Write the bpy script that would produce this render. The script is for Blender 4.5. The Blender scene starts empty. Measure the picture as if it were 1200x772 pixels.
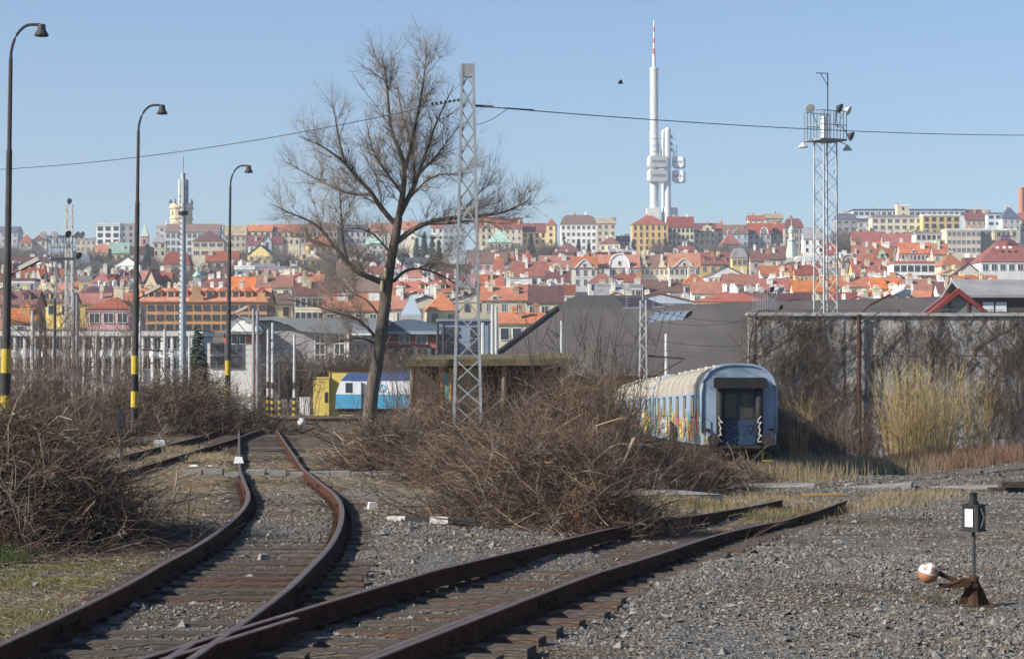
import bpy, math, random
import numpy as np
from mathutils import Vector, Matrix
random.seed(7); rng = np.random.default_rng(11)
SC = bpy.context.scene; COL = SC.collection
R = math.radians
# ---------------------------------------------------------------- camera, sky, sun, exposure
F = 2450.0; CZ = 2.0; TILT = math.atan(51.0/F)
cam = bpy.data.cameras.new('camera'); camo = bpy.data.objects.new('camera', cam); COL.objects.link(camo)
cam.sensor_width = 36.0; cam.lens = 36.0*F/1200.0; cam.clip_start = 0.5; cam.clip_end = 6000
camo.location = (0, 0, CZ); camo.rotation_euler = (math.pi/2+TILT, 0, 0); SC.camera = camo
SUN_EL, SUN_AZ = 31.0, 24.0      # azimuth: degrees behind the camera's left-hand side
to_sun = Vector((-math.cos(R(SUN_AZ))*math.cos(R(SUN_EL)), -math.sin(R(SUN_AZ))*math.cos(R(SUN_EL)), math.sin(R(SUN_EL))))
world = bpy.data.worlds.new('World'); SC.world = world; world.use_nodes = True
wn = world.node_tree; sky = wn.nodes.new('ShaderNodeTexSky'); sky.sky_type = 'NISHITA'; sky.sun_disc = False
sky.sun_elevation = R(SUN_EL); sky.sun_rotation = math.atan2(to_sun.x, to_sun.y)
sky.altitude = 200; sky.air_density = 1.0; sky.dust_density = 0.5; sky.ozone_density = 5.0
wn.links.new(sky.outputs[0], wn.nodes['Background'].inputs[0]); wn.nodes['Background'].inputs[1].default_value = 0.088
sl = bpy.data.lights.new('sun', 'SUN'); sl.energy = 5.0; sl.angle = R(0.5); sl.color = (1, 0.93, 0.82)
slo = bpy.data.objects.new('sun', sl); COL.objects.link(slo); slo.rotation_euler = (-to_sun).to_track_quat('-Z', 'Y').to_euler()
SC.view_settings.view_transform = 'Standard'; SC.view_settings.look = 'None'; SC.view_settings.gamma = 1
SC.view_settings.use_curve_mapping = False; SC.view_settings.exposure = 0.70
SC.render.engine = 'CYCLES'; SC.cycles.max_bounces = 5; SC.cycles.volume_bounces = 0; SC.cycles.use_denoising = True; SC.cycles.use_adaptive_sampling = True; SC.cycles.adaptive_threshold = 0.03
SC.cycles.diffuse_bounces = 3; SC.cycles.transparent_max_bounces = 8

def pt(px, py, d):
    u = (px-600)/F; v = (386-py)/F
    k = d/(math.cos(TILT)-v*math.sin(TILT))
    return Vector((u*k, d, CZ+(math.sin(TILT)+v*math.cos(TILT))*k))
def zpx(py, d): return pt(600, py, d).z
def xpx(px, d): return (px-600)/F*d

# ---------------------------------------------------------------- materials
MAT = {}
def mat(name, col, rough=0.8, var=0.25, scale=3.0, metal=0.0, bump=0.0, col2=None, bscale=None, detail=6, spec=0.3, stretch=None, thr=None, emis=0):
    if name in MAT: return MAT[name]
    m = bpy.data.materials.new(name); m.use_nodes = True; nt = m.node_tree; b = nt.nodes['Principled BSDF']
    b.inputs['Roughness'].default_value = rough; b.inputs['Metallic'].default_value = metal
    b.inputs['Specular IOR Level'].default_value = spec
    tc = nt.nodes.new('ShaderNodeTexCoord'); src = tc.outputs['Object']
    if stretch:
        mp = nt.nodes.new('ShaderNodeMapping'); mp.inputs['Scale'].default_value = stretch
        nt.links.new(src, mp.inputs[0]); src = mp.outputs[0]
    if var > 0 or col2:
        n = nt.nodes.new('ShaderNodeTexNoise'); n.inputs['Scale'].default_value = scale; n.inputs['Detail'].default_value = detail
        n.inputs['Roughness'].default_value = 0.65; nt.links.new(src, n.inputs['Vector'])
        cr = nt.nodes.new('ShaderNodeValToRGB'); lo, hi = thr or (0.3, 0.72)
        cr.color_ramp.elements[0].position = lo; cr.color_ramp.elements[1].position = hi
        c2 = col2 or tuple(min(1, c*(1+var)) for c in col); c1 = col if col2 else tuple(c*(1-var) for c in col)
        cr.color_ramp.elements[0].color = (*c1, 1); cr.color_ramp.elements[1].color = (*c2, 1)
        nt.links.new(n.outputs[0], cr.inputs[0]); nt.links.new(cr.outputs[0], b.inputs['Base Color'])
    else: b.inputs['Base Color'].default_value = (*col, 1)
    if bump > 0:
        n2 = nt.nodes.new('ShaderNodeTexNoise'); n2.inputs['Scale'].default_value = bscale or scale*6; n2.inputs['Detail'].default_value = 5
        nt.links.new(src, n2.inputs['Vector']); bp = nt.nodes.new('ShaderNodeBump'); bp.inputs['Strength'].default_value = bump
        bp.inputs['Distance'].default_value = 0.05
        nt.links.new(n2.outputs[0], bp.inputs['Height']); nt.links.new(bp.outputs[0], b.inputs['Normal'])
    if name.startswith(('wall_','roof_')) and b.inputs['Base Color'].is_linked:
        src_ = b.inputs['Base Color'].links[0].from_socket; oi = nt.nodes.new('ShaderNodeObjectInfo'); hs = nt.nodes.new('ShaderNodeHueSaturation')
        for inp, lo, hi, mul in (('Value', .72, 1.22, 1.0), ('Saturation', .85, 1.15, 7.3), ('Hue', .497, .512, 3.7)):
            m0 = nt.nodes.new('ShaderNodeMath'); m0.operation = 'MULTIPLY'; m0.inputs[1].default_value = mul; nt.links.new(oi.outputs['Random'], m0.inputs[0])
            m1 = nt.nodes.new('ShaderNodeMath'); m1.operation = 'FRACT'; nt.links.new(m0.outputs[0], m1.inputs[0])
            m2 = nt.nodes.new('ShaderNodeMapRange'); m2.inputs['To Min'].default_value = lo; m2.inputs['To Max'].default_value = hi; nt.links.new(m1.outputs[0], m2.inputs['Value']); nt.links.new(m2.outputs[0], hs.inputs[inp])
        nt.links.new(src_, hs.inputs['Color']); nt.links.new(hs.outputs[0], b.inputs['Base Color'])
    MAT[name] = m; return m

WALLC = dict(white=(.74,.73,.69), cream=(.66,.58,.42), yellow=(.72,.54,.22), orange=(.62,.36,.13), beige=(.52,.45,.35), grey=(.40,.40,.40),
             pink=(.60,.36,.36), red=(.42,.07,.05), pale_blue=(.48,.56,.63), brick=(.52,.26,.14), sand=(.58,.50,.36), lilac=(.44,.43,.52), dark=(.10,.08,.075), pale_green=(.5,.58,.46))
ROOFC = dict(orange=(.43,.15,.08), red=(.27,.085,.065), rust=(.33,.12,.08), maroon=(.15,.06,.06), brown=(.17,.105,.085), slate=(.11,.13,.17),
             green=(.30,.46,.38), grey=(.27,.27,.28), white=(.62,.62,.60), tan=(.34,.27,.20))
def wmat(n): return mat('wall_'+n, WALLC[n], .9, .20, .30, detail=10, stretch=(1,1,.45))
def rmat(n): return mat('roof_'+n, ROOFC[n], .85, .28, .5, detail=9, bump=.3, bscale=2.5)
M_glass = mat('window_glass', (.035,.045,.06), .12, 0, spec=.6)
M_frame = mat('window_frame', (.7,.69,.66), .7, 0)
M_stone = mat('ballast_stone', (.10,.098,.096), .95, 0, 3, col2=(.36,.35,.335), thr=(.35,.7))
M_steel = mat('galvanised_steel', (.27,.285,.30), .6, .22, 2.0, metal=.2)
M_dsteel = mat('dark_steel', (.045,.047,.05), .6, .3, 3)
M_rust = mat('rusty_steel', (.028,.018,.013), .95, .4, 9, bump=.3, spec=.08, col2=(.095,.052,.034))
M_railtop = mat('rail_head_steel', (.085,.058,.046), .55, 0, 6, metal=.25, col2=(.16,.12,.10))
M_railrust = mat('rail_rust', (.030,.018,.013), .95, 0, 7, bump=.3, spec=.05, col2=(.105,.046,.028))
M_black = mat('black_paint', (.018,.018,.02), .55, .3, 4)
M_yellow = mat('yellow_paint', (.46,.34,.04), .7, .2, 4)
M_white = mat('white_paint', (.75,.75,.73), .7, .08, 3)
M_conc = mat('concrete', (.15,.14,.125), .95, 0, 1.6, col2=(.29,.275,.25), bump=.4, bscale=18)
M_sleeper = mat('sleeper_wood', (.042,.033,.027), .95, 0, 3.0, col2=(.135,.110,.090), bump=.8, bscale=14, stretch=(1,9,4))
M_sleeper2 = mat('sleeper_wood_rusty', (.052,.033,.024), .95, 0, 3.0, col2=(.14,.095,.068), bump=.8, bscale=14, stretch=(1,9,4))
M_twig = mat('dry_twig', (.060,.036,.025), .9, 0, .6, col2=(.21,.135,.095), detail=10)
M_twigdark = mat('dark_twig', (.030,.022,.018), .9, 0, .7, col2=(.095,.068,.052), detail=10)
M_branch = mat('pale_branch', (.22,.165,.11), .9, 0, 2, col2=(.38,.30,.20))
M_twigpale = mat('pale_twig', (.17,.135,.10), .9, 0, .8, col2=(.31,.255,.195), detail=10)
M_creep = mat('creeper_stem', (.085,.066,.052), .9, 0, .7, col2=(.19,.15,.118), detail=10)
M_leaf = mat('dead_leaf', (.15,.065,.03), .9, 0, 2, col2=(.30,.15,.07))
M_bark = mat('tree_bark', (.05,.040,.032), .95, 0, 1.4, col2=(.17,.14,.115), bump=1.0, bscale=9, stretch=(3,3,.7))
M_barkt = mat('twig_bark', (.15,.122,.098), .95, 0, 1.5, col2=(.32,.27,.215))

# ---------------------------------------------------------------- object helpers
def tag(o, label=None, cat=None, group=None, kind=None):
    if label: o['label'] = label
    if cat: o['category'] = cat
    if group: o['group'] = group
    if kind: o['kind'] = kind
    return o
def link(name, me, parent=None, loc=None, rz=0):
    o = bpy.data.objects.new(name, me); COL.objects.link(o)
    if parent: o.parent = parent
    if loc is not None: o.location = loc
    if rz: o.rotation_euler = (0, 0, rz)
    return o
def empty(name, loc, label, cat, group=None, rz=0):
    return tag(link(name, None, None, loc, rz), label, cat, group)
def np_mesh(name, V, Fq, mats, smooth=False, mi=None):
    V = np.asarray(V, np.float32).reshape(-1, 3); Fq = np.asarray(Fq, np.int32); k = Fq.shape[1]
    me = bpy.data.meshes.new(name); me.vertices.add(len(V)); me.vertices.foreach_set('co', V.ravel())
    me.loops.add(Fq.size); me.loops.foreach_set('vertex_index', Fq.ravel())
    me.polygons.add(len(Fq)); me.polygons.foreach_set('loop_start', np.arange(0, Fq.size, k, dtype=np.int32))
    if mi is not None: me.polygons.foreach_set('material_index', np.asarray(mi, np.int32))
    me.polygons.foreach_set('use_smooth', np.full(len(Fq), smooth))
    me.update(calc_edges=True)
    for m in (mats if isinstance(mats, (list, tuple)) else [mats]): me.materials.append(m)
    return me
class MB:
    def __init__(s): s.v = []; s.f = []; s.m = []
    def poly(s, pts, m=0):
        i = len(s.v); s.v += [tuple(p) for p in pts]; s.f.append(tuple(range(i, i+len(pts)))); s.m.append(m); return s
    def hexa(s, P, m=0):
        i = len(s.v); s.v += [tuple(p) for p in P]
        for q in ((0,3,2,1),(4,5,6,7),(0,1,5,4),(1,2,6,5),(2,3,7,6),(3,0,4,7)): s.f.append(tuple(i+a for a in q)); s.m.append(m)
        return s
    def box(s, x0, x1, y0, y1, z0, z1, m=0):
        return s.hexa([(x0,y0,z0),(x1,y0,z0),(x1,y1,z0),(x0,y1,z0),(x0,y0,z1),(x1,y0,z1),(x1,y1,z1),(x0,y1,z1)], m)
    def prism(s, poly, d, m=0):     # poly in 3D, extruded by vector d
        i = len(s.v); n = len(poly); d = Vector(d); s.v += [tuple(p) for p in poly]+[tuple(Vector(p)+d) for p in poly]
        s.f.append(tuple(range(i, i+n))[::-1]); s.f.append(tuple(range(i+n, i+2*n))); s.m += [m, m]
        for k in range(n): s.f.append((i+k, i+(k+1)%n, i+n+(k+1)%n, i+n+k)); s.m.append(m)
        return s
    def tube(s, pts, r, n=6, m=0, cap=True):
        pts = [Vector(p) for p in pts]; rs = r if isinstance(r, (list, tuple)) else [r]*len(pts); i0 = len(s.v)
        for j, p in enumerate(pts):
            t = (pts[min(j+1, len(pts)-1)]-pts[max(j-1, 0)]); t = t.normalized() if t.length > 1e-9 else Vector((0,0,1))
            a = t.cross(Vector((0,0,1)) if abs(t.z) < .9 else Vector((1,0,0))).normalized(); b = t.cross(a)
            for k in range(n):
                an = 2*math.pi*(k+.5)/n; s.v.append(tuple(p+rs[j]*(math.cos(an)*a+math.sin(an)*b)))
        for j in range(len(pts)-1):
            for k in range(n):
                s.f.append((i0+j*n+k, i0+j*n+(k+1)%n, i0+(j+1)*n+(k+1)%n, i0+(j+1)*n+k)); s.m.append(m)
        if cap:
            s.f.append(tuple(i0+k for k in range(n))[::-1]); s.m.append(m)
            e = i0+(len(pts)-1)*n; s.f.append(tuple(e+k for k in range(n))); s.m.append(m)
        return s
    def lathe(s, prof, n=12, c=(0,0,0), m=0, mf=None):
        i0 = len(s.v)
        for r, z in prof:
            for k in range(n):
                an = 2*math.pi*k/n; s.v.append((c[0]+r*math.cos(an), c[1]+r*math.sin(an), c[2]+z))
        for j in range(len(prof)-1):
            for k in range(n):
                s.f.append((i0+j*n+k, i0+j*n+(k+1)%n, i0+(j+1)*n+(k+1)%n, i0+(j+1)*n+k)); s.m.append(mf(j) if mf else m)
        s.f.append(tuple(i0+k for k in range(n))[::-1]); s.m.append(mf(0) if mf else m)
        e = i0+(len(prof)-1)*n; s.f.append(tuple(e+k for k in range(n))); s.m.append(mf(len(prof)-2) if mf else m)
        return s
    def mesh(s, name, mats, smooth=False):
        me = bpy.data.meshes.new(name); me.from_pydata(s.v, [], s.f)
        for m in (mats if isinstance(mats, (list, tuple)) else [mats]): me.materials.append(m)
        me.polygons.foreach_set('material_index', s.m)
        if smooth: me.polygons.foreach_set('use_smooth', [True]*len(s.f))
        me.update(); return me
    def build(s, name, mats, parent=None, loc=None, smooth=False, rz=0):
        return link(name, s.mesh(name, mats, smooth), parent, loc, rz)
def tubes_arrays(P, Rr, sides=3):
    P = np.asarray(P, float); N, k, _ = P.shape
    T = np.gradient(P, axis=1); T /= np.linalg.norm(T, axis=2, keepdims=True)+1e-9
    ref = np.where(np.abs(T[..., 2:3]) < .85, np.array([0,0,1.]), np.array([1.,0,0]))
    A = np.cross(T, ref); A /= np.linalg.norm(A, axis=2, keepdims=True)+1e-9; B = np.cross(T, A)
    an = 2*np.pi*np.arange(sides)/sides
    V = P[:, :, None, :]+Rr[:, :, None, None]*(np.cos(an)[None, None, :, None]*A[:, :, None, :]+np.sin(an)[None, None, :, None]*B[:, :, None, :])
    idx = np.arange(N*k*sides).reshape(N, k, sides); nx = np.roll(idx, -1, axis=2)
    Q = np.stack([idx[:, :-1], nx[:, :-1], nx[:, 1:], idx[:, 1:]], -1).reshape(-1, 4)
    return V.reshape(-1, 3), Q
def tubes_mesh(name, P, Rr, mats, sides=3, smooth=True): V, Q = tubes_arrays(P, Rr, sides); return np_mesh(name, V, Q, mats, smooth)
_gr = np.random.default_rng(3).random((8, 256, 256))
def vnoise(x, y, sc, seed=0):
    x = np.asarray(x)/sc+1000; y = np.asarray(y)/sc+1000; xi = np.floor(x).astype(int); yi = np.floor(y).astype(int); fx = x-xi; fy = y-yi
    fx = fx*fx*(3-2*fx); fy = fy*fy*(3-2*fy); g = _gr[seed % 8]
    def G(a, b): return g[a % 256, b % 256]
    return (G(xi,yi)*(1-fx)+G(xi+1,yi)*fx)*(1-fy)+(G(xi,yi+1)*(1-fx)+G(xi+1,yi+1)*fx)*fy
def sstep(a, b, x): t = np.clip((np.asarray(x, float)-a)/(b-a), 0, 1); return t*t*(3-2*t)
TA = np.array([(-3.3,6),(-3.1,12),(-2.95,15),(-2.78,17.3),(-2.73,21.4),(-3.02,28),(-3.6,35),(-5.75,50),(-11.9,97),(-13.3,108)])
TB = np.array([(-4.0,6),(-2.45,12),(-1.5,15.3),(-.06,20.6),(.62,23),(2.05,29.5),(4.25,39),(7.2,50)])
TCC = np.array([(-9.3,40),(-9.8,50),(-10.15,62),(-10.5,75),(-11.2,88),(-11.95,97.5)])
TD = np.array([(-17.5,66),(-16.0,78),(-14.6,90),(-12.9,106)])
TE = np.array([(-24,110.5),(-16,109.5),(-9,110),(-2,111)])
LP = np.array([(0,2.0),(15,1.95),(21,1.92),(28,2.02),(50,2.29),(100,2.29),(130,2.55),(190,3.7),(260,4.4),(600,5)]).T
RP = np.array([(0,1.75),(15.3,2.05),(20.6,2.12),(23,2.2),(29.5,2.42),(39,2.8),(50,3.03),(79,3.74),(105,4.2),(140,4.4),(260,4.6),(600,5)]).T
def depth(x, y):          # rail-top depth below the camera
    t = sstep(-3.5, 7, x)
    r = np.interp(y, RP[0], RP[1]); r = r-sstep(14, 24, x)*sstep(60, 90, y)*(1-sstep(100,130,y))*0.75
    return np.interp(y, LP[0], LP[1])*(1-t)+r*t
def zr(x, y): return float(CZ-depth(x, y))
def zgv(x, y):
    x = np.asarray(x, float); y = np.asarray(y, float)
    z = CZ-depth(x, y)-0.2
    tb = np.interp(y, TB[:,1], TB[:,0], right=60); z = z+.07*sstep(.95, 1.5, x-tb)*sstep(17, 22, y)
    ta = np.interp(y, TA[:,1], TA[:,0]); z = z+.045*sstep(24, 31, y)*sstep(75, 60, y)*sstep(.70, .45, np.abs(x-ta))+.05*sstep(.9,1.3,np.abs(x-ta))*sstep(20,26,y)*(x<ta+4)*sstep(75,60,y)
    return z+(vnoise(x, y, 2.3, 1)-.5)*.09+(vnoise(x, y, .6, 2)-.5)*.04
def zg(x, y): return float(zgv(x, y))
HP = np.array([(240,-3.2),(300,2),(330,6.5),(450,11.5),(600,19.5),(750,29),(900,40.5),(1050,55),(1200,68),(1500,86),(2400,92)]).T
def zh(x, y): return float(np.interp(y, HP[0], HP[1]))
# ---------------------------------------------------------------- ground and hillside
def ground_material():
    m = bpy.data.materials.new('yard_ground'); m.use_nodes = True; nt = m.node_tree; b = nt.nodes['Principled BSDF']
    b.inputs['Roughness'].default_value = 1; b.inputs['Specular IOR Level'].default_value = .1
    at = nt.nodes.new('ShaderNodeVertexColor'); at.layer_name = 'soil'
    tc = nt.nodes.new('ShaderNodeTexCoord')
    vo = nt.nodes.new('ShaderNodeTexVoronoi'); vo.inputs['Scale'].default_value = 22; nt.links.new(tc.outputs['Object'], vo.inputs['Vector'])
    no = nt.nodes.new('ShaderNodeTexNoise'); no.inputs['Scale'].default_value = 9; no.inputs['Detail'].default_value = 10; no.inputs['Roughness'].default_value = .75
    nt.links.new(tc.outputs['Object'], no.inputs['Vector'])
    sep = nt.nodes.new('ShaderNodeSeparateColor'); nt.links.new(vo.outputs['Color'], sep.inputs[0])
    mr = nt.nodes.new('ShaderNodeMapRange'); mr.inputs['To Min'].default_value = .55; mr.inputs['To Max'].default_value = 1.5
    nt.links.new(sep.outputs[0], mr.inputs['Value'])
    mr2 = nt.nodes.new('ShaderNodeMapRange'); mr2.inputs['From Min'].default_value = .3; mr2.inputs['From Max'].default_value = .7
    mr2.inputs['To Min'].default_value = .6; mr2.inputs['To Max'].default_value = 1.4; nt.links.new(no.outputs[0], mr2.inputs['Value'])
    mu = nt.nodes.new('ShaderNodeMath'); mu.operation = 'MULTIPLY'; nt.links.new(mr.outputs[0], mu.inputs[0]); nt.links.new(mr2.outputs[0], mu.inputs[1])
    vm = nt.nodes.new('ShaderNodeVectorMath'); vm.operation = 'SCALE'; nt.links.new(at.outputs['Color'], vm.inputs[0]); nt.links.new(mu.outputs[0], vm.inputs['Scale'])
    nt.links.new(vm.outputs[0], b.inputs['Base Color'])
    bp = nt.nodes.new('ShaderNodeBump'); bp.inputs['Strength'].default_value = .9; bp.inputs['Distance'].default_value = .04
    nt.links.new(vo.outputs['Distance'], bp.inputs['Height']); bp2 = nt.nodes.new('ShaderNodeBump'); bp2.inputs['Strength'].default_value = .6; bp2.inputs['Distance'].default_value = .05
    nt.links.new(no.outputs[0], bp2.inputs['Height']); nt.links.new(bp.outputs[0], bp2.inputs['Normal']); nt.links.new(bp2.outputs[0], b.inputs['Normal'])
    return m
NR, NC = 380, 180
ys = np.concatenate([np.linspace(-12, 7.5, 8), 8*(330/8)**(np.linspace(0, 1, NR-8))])
us = np.linspace(-1, 1, NC); us = us*(.55+.45*np.abs(us))
GY, GU = np.meshgrid(ys, us, indexing='ij'); GX = GU*(np.abs(GY)*.62+9)
GZ = zgv(GX, GY); GZ = np.where(GY > 250, GZ-(GY-250)*.03, GZ)
# soil colours: crushed stone, earth, straw litter, moss
def soil(x, y):
    n1 = vnoise(x, y, 1.7, 3); n2 = vnoise(x, y, .45, 4); n3 = vnoise(x, y, 5, 5)
    stone = np.array([.145,.138,.128]); earth = np.array([.100,.080,.060]); straw = np.array([.19,.145,.092]); moss = np.array([.098,.092,.040])
    ta = np.interp(y, TA[:,1], TA[:,0]); e = sstep(.35, .7, n1*.6+n2*.4+np.where(x < ta-.9, .25, 0)+np.where((y > 30) & (x < 5), .12, 0))
    c = stone*(1-e[..., None])+earth*e[..., None]
    s = sstep(.55, .8, n3*.45+n2*.55+np.where((x < ta-1.2), .16, 0)+np.where((y > 40) & (x < 6), .1, 0))*.8
    c = c*(1-s[..., None])+straw*s[..., None]
    g = sstep(.55, .75, vnoise(x, y, 1.1, 6)*.6+n2*.4+np.where((x < ta-1.3) & (y < 26), .17, -.12))*.75
    st = sstep(.62,.8,vnoise(x,y,2.6,1)*.6+vnoise(x,y,.7,6)*.4)[...,None]; c = c*(1-st*.45)
    g = g+sstep(1.6, .5, np.hypot((x-5.2)/2, (y-44)/5))*.6*n2
    c = c*(1-g[..., None])+moss*g[..., None]
    return c
idx = np.arange(NR*NC).reshape(NR, NC)
Q = np.stack([idx[:-1,:-1], idx[:-1,1:], idx[1:,1:], idx[1:,:-1]], -1).reshape(-1, 4)
gm = np_mesh('ground', np.stack([GX, GY, GZ], -1), Q, ground_material(), True)
ca = gm.color_attributes.new('soil', 'FLOAT_COLOR', 'POINT')
cc = np.ones((NR*NC, 4), np.float32); cc[:, :3] = soil(GX, GY).reshape(-1, 3); ca.data.foreach_set('color', cc.ravel())
tag(link('ground', gm), kind='structure')
hy = np.concatenate([np.linspace(245, 1300, 60), np.linspace(1350, 4200, 12)]); hu = np.linspace(-1, 1, 60)
HY, HU = np.meshgrid(hy, hu, indexing='ij'); HX = HU*(HY*.55+60); HZ = np.interp(HY, HP[0], HP[1])+(vnoise(HX, HY, 60, 2)-.5)*4*sstep(250,400,HY)
idx = np.arange(HY.size).reshape(HY.shape); Q = np.stack([idx[:-1,:-1], idx[:-1,1:], idx[1:,1:], idx[1:,:-1]], -1).reshape(-1, 4)
tag(link('hillside', np_mesh('hillside', np.stack([HX, HY, HZ], -1), Q, mat('hill_soil', (.07,.065,.05), 1, 0, .05, col2=(.14,.125,.10), detail=10), True)), kind='structure')

# ---------------------------------------------------------------- railway tracks
def resample(pl, step):
    pl = np.asarray(pl, float); t = np.concatenate([[0], np.cumsum(np.hypot(*np.diff(pl, axis=0).T))]); n = max(2, int(t[-1]/step)+1)
    tt = np.linspace(0, t[-1], n*4); c = np.stack([np.interp(tt, t, pl[:,0]), np.interp(tt, t, pl[:,1])], 1)
    k = max(3, int(7.0/(tt[1]-tt[0]))|1); pad = k//2
    cp = np.concatenate([c[0]+(c[0]-c[1])*np.arange(pad,0,-1)[:,None], c, c[-1]+(c[-1]-c[-2])*np.arange(1,pad+1)[:,None]])
    cs = np.stack([np.convolve(cp[:,i], np.ones(k)/k, 'valid') for i in (0,1)], 1)
    return cs[::4] if (len(cs)-1) % 4 == 0 else np.vstack([cs[::4], cs[-1:]])
PROF = [(-.070,-.165),(.070,-.165),(.070,-.152),(.012,-.135),(.012,-.045),(.036,-.035),(.036,-.006),(.026,0),(-.026,0),(-.036,-.006),(-.036,-.035),(-.012,-.045),(-.012,-.135),(-.070,-.152)]
def rail_mesh(c, zoff=0):
    c = np.asarray(c); T = np.gradient(c, axis=0); T /= np.linalg.norm(T, axis=1, keepdims=True); Nn = np.stack([T[:,1], -T[:,0]], 1)
    z = CZ-depth(c[:,0], c[:,1])+zoff; n = len(PROF); V = []
    pr = np.array(PROF)
    V = np.concatenate([c[:,None,:]+Nn[:,None,:]*pr[None,:,0:1], (z[:,None]+pr[None,:,1])[...,None]], -1).reshape(-1,3)
    idx = np.arange(len(c)*n).reshape(-1, n); nx = np.roll(idx, -1, 1)
    Q = np.stack([idx[:-1], nx[:-1], nx[1:], idx[1:]], -1)
    mi = np.tile(np.array([1 if k in (6,7,8) else 0 for k in range(n)]), len(c)-1)
    e0 = (len(c)-1)*n; caps = [(0,1,2,13),(2,3,12,13),(3,4,11,12),(4,5,10,11),(5,6,9,10),(6,7,8,9)]; Q = np.concatenate([Q.reshape(-1,4), np.array(caps), np.array(caps)[:, ::-1]+e0]); mi = np.r_[mi, np.zeros(12, int)]
    me = np_mesh('rail', V, Q.reshape(-1,4), [M_railrust, M_railtop], False, mi); return me
def offset(c, o):
    T = np.gradient(c, axis=0); T /= np.linalg.norm(T, axis=1, keepdims=True); return c+np.stack([T[:,1], -T[:,0]], 1)*o
sb = MB().box(-1.28, 1.28, -.125, .125, -.16, 0); SL_ME = [sb.mesh('sleeper', M_sleeper), sb.mesh('sleeper', M_sleeper2)]
def track(pl, label, skip=lambda i, p: False, wide=0, fast=True):
    c = resample(pl, .55); e = empty('railway_track', (0,0,0), label, 'railway track')
    for o in (-.755, .755): link('rail', rail_mesh(offset(c, o)), e)
    cs = resample(pl, .62); T = np.gradient(cs, axis=0); fb = MB(); k = 0
    for i, p in enumerate(cs):
        if skip(i, p): continue
        a = math.atan2(T[i,1], T[i,0])-math.pi/2+random.gauss(0, .012)
        z = zr(p[0], p[1])-.172
        o = link('sleeper', SL_ME[random.random() < .35], e, (p[0]+random.gauss(0,.03), p[1], z+random.gauss(0,.008)), a); o.scale = (1+random.gauss(0,.03), random.uniform(.9,1.1), 1); k += 1
        if p[1] < 45:
            for s in (-.755, .755):
                for q in (-.11, .11):
                    x = p[0]+math.cos(a)*(s+q); y = p[1]+math.sin(a)*(s+q); fb.box(x-.03, x+.03, y-.05, y+.05, z-.01, z+.045)
    for o in (-.755,.755):
        rc=offset(c,o); Tn=np.gradient(rc,axis=0)
        for i in range(6 if o<0 else 11,len(rc)-2,14):
            p=rc[i]
            if p[1]<12 or p[1]>60: continue
            q=MB()
            for sd in (-1,1):
                q.box(-.30,.30,sd*.020-.008,sd*.020+.012,-.13,-.048)
                for bx in (-.21,-.07,.07,.21): q.tube([(bx,sd*.025,-.09),(bx,sd*.058,-.09)],.018,6)
            q.build('fishplate',M_rust,e,(p[0],p[1],zr(p[0],p[1])),rz=math.atan2(Tn[i,1],Tn[i,0]))
    if fb.v: tag(fb.build('rail_fastenings', M_rust, e), kind='stuff')
    return e, c
trA, cA = track(TA, 'rusty siding track curving from lower left up to the far switch')
trB, cB = track(TB, 'rusty track running right and ending before the blue coach', skip=lambda i, p: p[1] < 11)
trC, cC = track(TCC, 'branch track joining the far switch from behind the left brush pile')
trD, cD = track(TD, 'far left track passing behind the branch track')
trE, cE = track(TE, 'far track lying crosswise behind the white switch ball')
# check rails and wing rails of the crossing in the foreground
def extra_rail(parent, base, o, y0, y1, name='check_rail', zo=0):
    c = np.array([p for p in offset(base, o) if y0 <= p[1] <= y1]); link(name, rail_mesh(c, zo), parent)
extra_rail(trB, cB, .69, 13.0, 18.2); extra_rail(trB, cB, -.60, 11.5, 17.0, 'wing_rail'); extra_rail(trA, cA, .60, 12.5, 15.6, 'wing_rail')
# cable trough across the siding
e = empty('cable_trough', (0,49.8,zg(-6,49.8)), 'low concrete cable trough crossing the siding track', 'cable trough')
x = -7.6
while x < -1.9:
    w = random.uniform(.45, .52); p = MB().box(-w/2+.01, w/2-.01, -.22, .22, -.02, .11).build('cover_slab', M_conc, e, (x, random.gauss(0,.02)+(x+7.6)*.05, zg(x,49.8)-e.location.z+.01)); p.rotation_euler = (random.gauss(0,.02), random.gauss(0,.02), .05); x += .5
# concrete slabs by the track end
def slab_row(name, label, x0, y0, x1, y1, w, h, step, loose=.03, m=M_conc):
    n = max(1, int(math.hypot(x1-x0, y1-y0)/step)); a = math.atan2(y1-y0, x1-x0); e = empty(name, (x0, y0, zg(x0, y0)), label, 'concrete slab')
    for i in range(n):
        t = (i+.5)/n; x = x0+(x1-x0)*t; y = y0+(y1-y0)*t; L = step/2-.015
        o = MB().box(-L, L, -w/2, w/2, -.15, h).build('slab', m, e, (x-x0, y-y0, zg(x,y)-zg(x0,y0)+random.uniform(-.02,.03))); o.rotation_euler = (random.gauss(0,loose), random.gauss(0,loose), a+random.gauss(0,loose))
slab_row('concrete_strip', 'broken concrete strip in front of the blue coach and wall', xpx(850,67), 67, xpx(1195,65), 65, 1.0, .07, 2.6, .05)
slab_row('concrete_pad', 'tilted concrete pad left of the end of the right track', xpx(735,52), 51.5, xpx(835,54), 53.5, 1.6, .16, 1.9, .04)
o = MB().box(-.6,.6,-.25,.25,0,.03).build('steel_plate', mat('plate_yellow',(.34,.20,.05),.8,.4,3,col2=(.16,.09,.05)), None, (xpx(965,58),58,zg(xpx(965,58),58)+.05), rz=.1); o.rotation_euler.x = .06
tag(o, 'yellow rusty steel plate lying beyond the end of the right track', 'steel plate')
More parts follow.
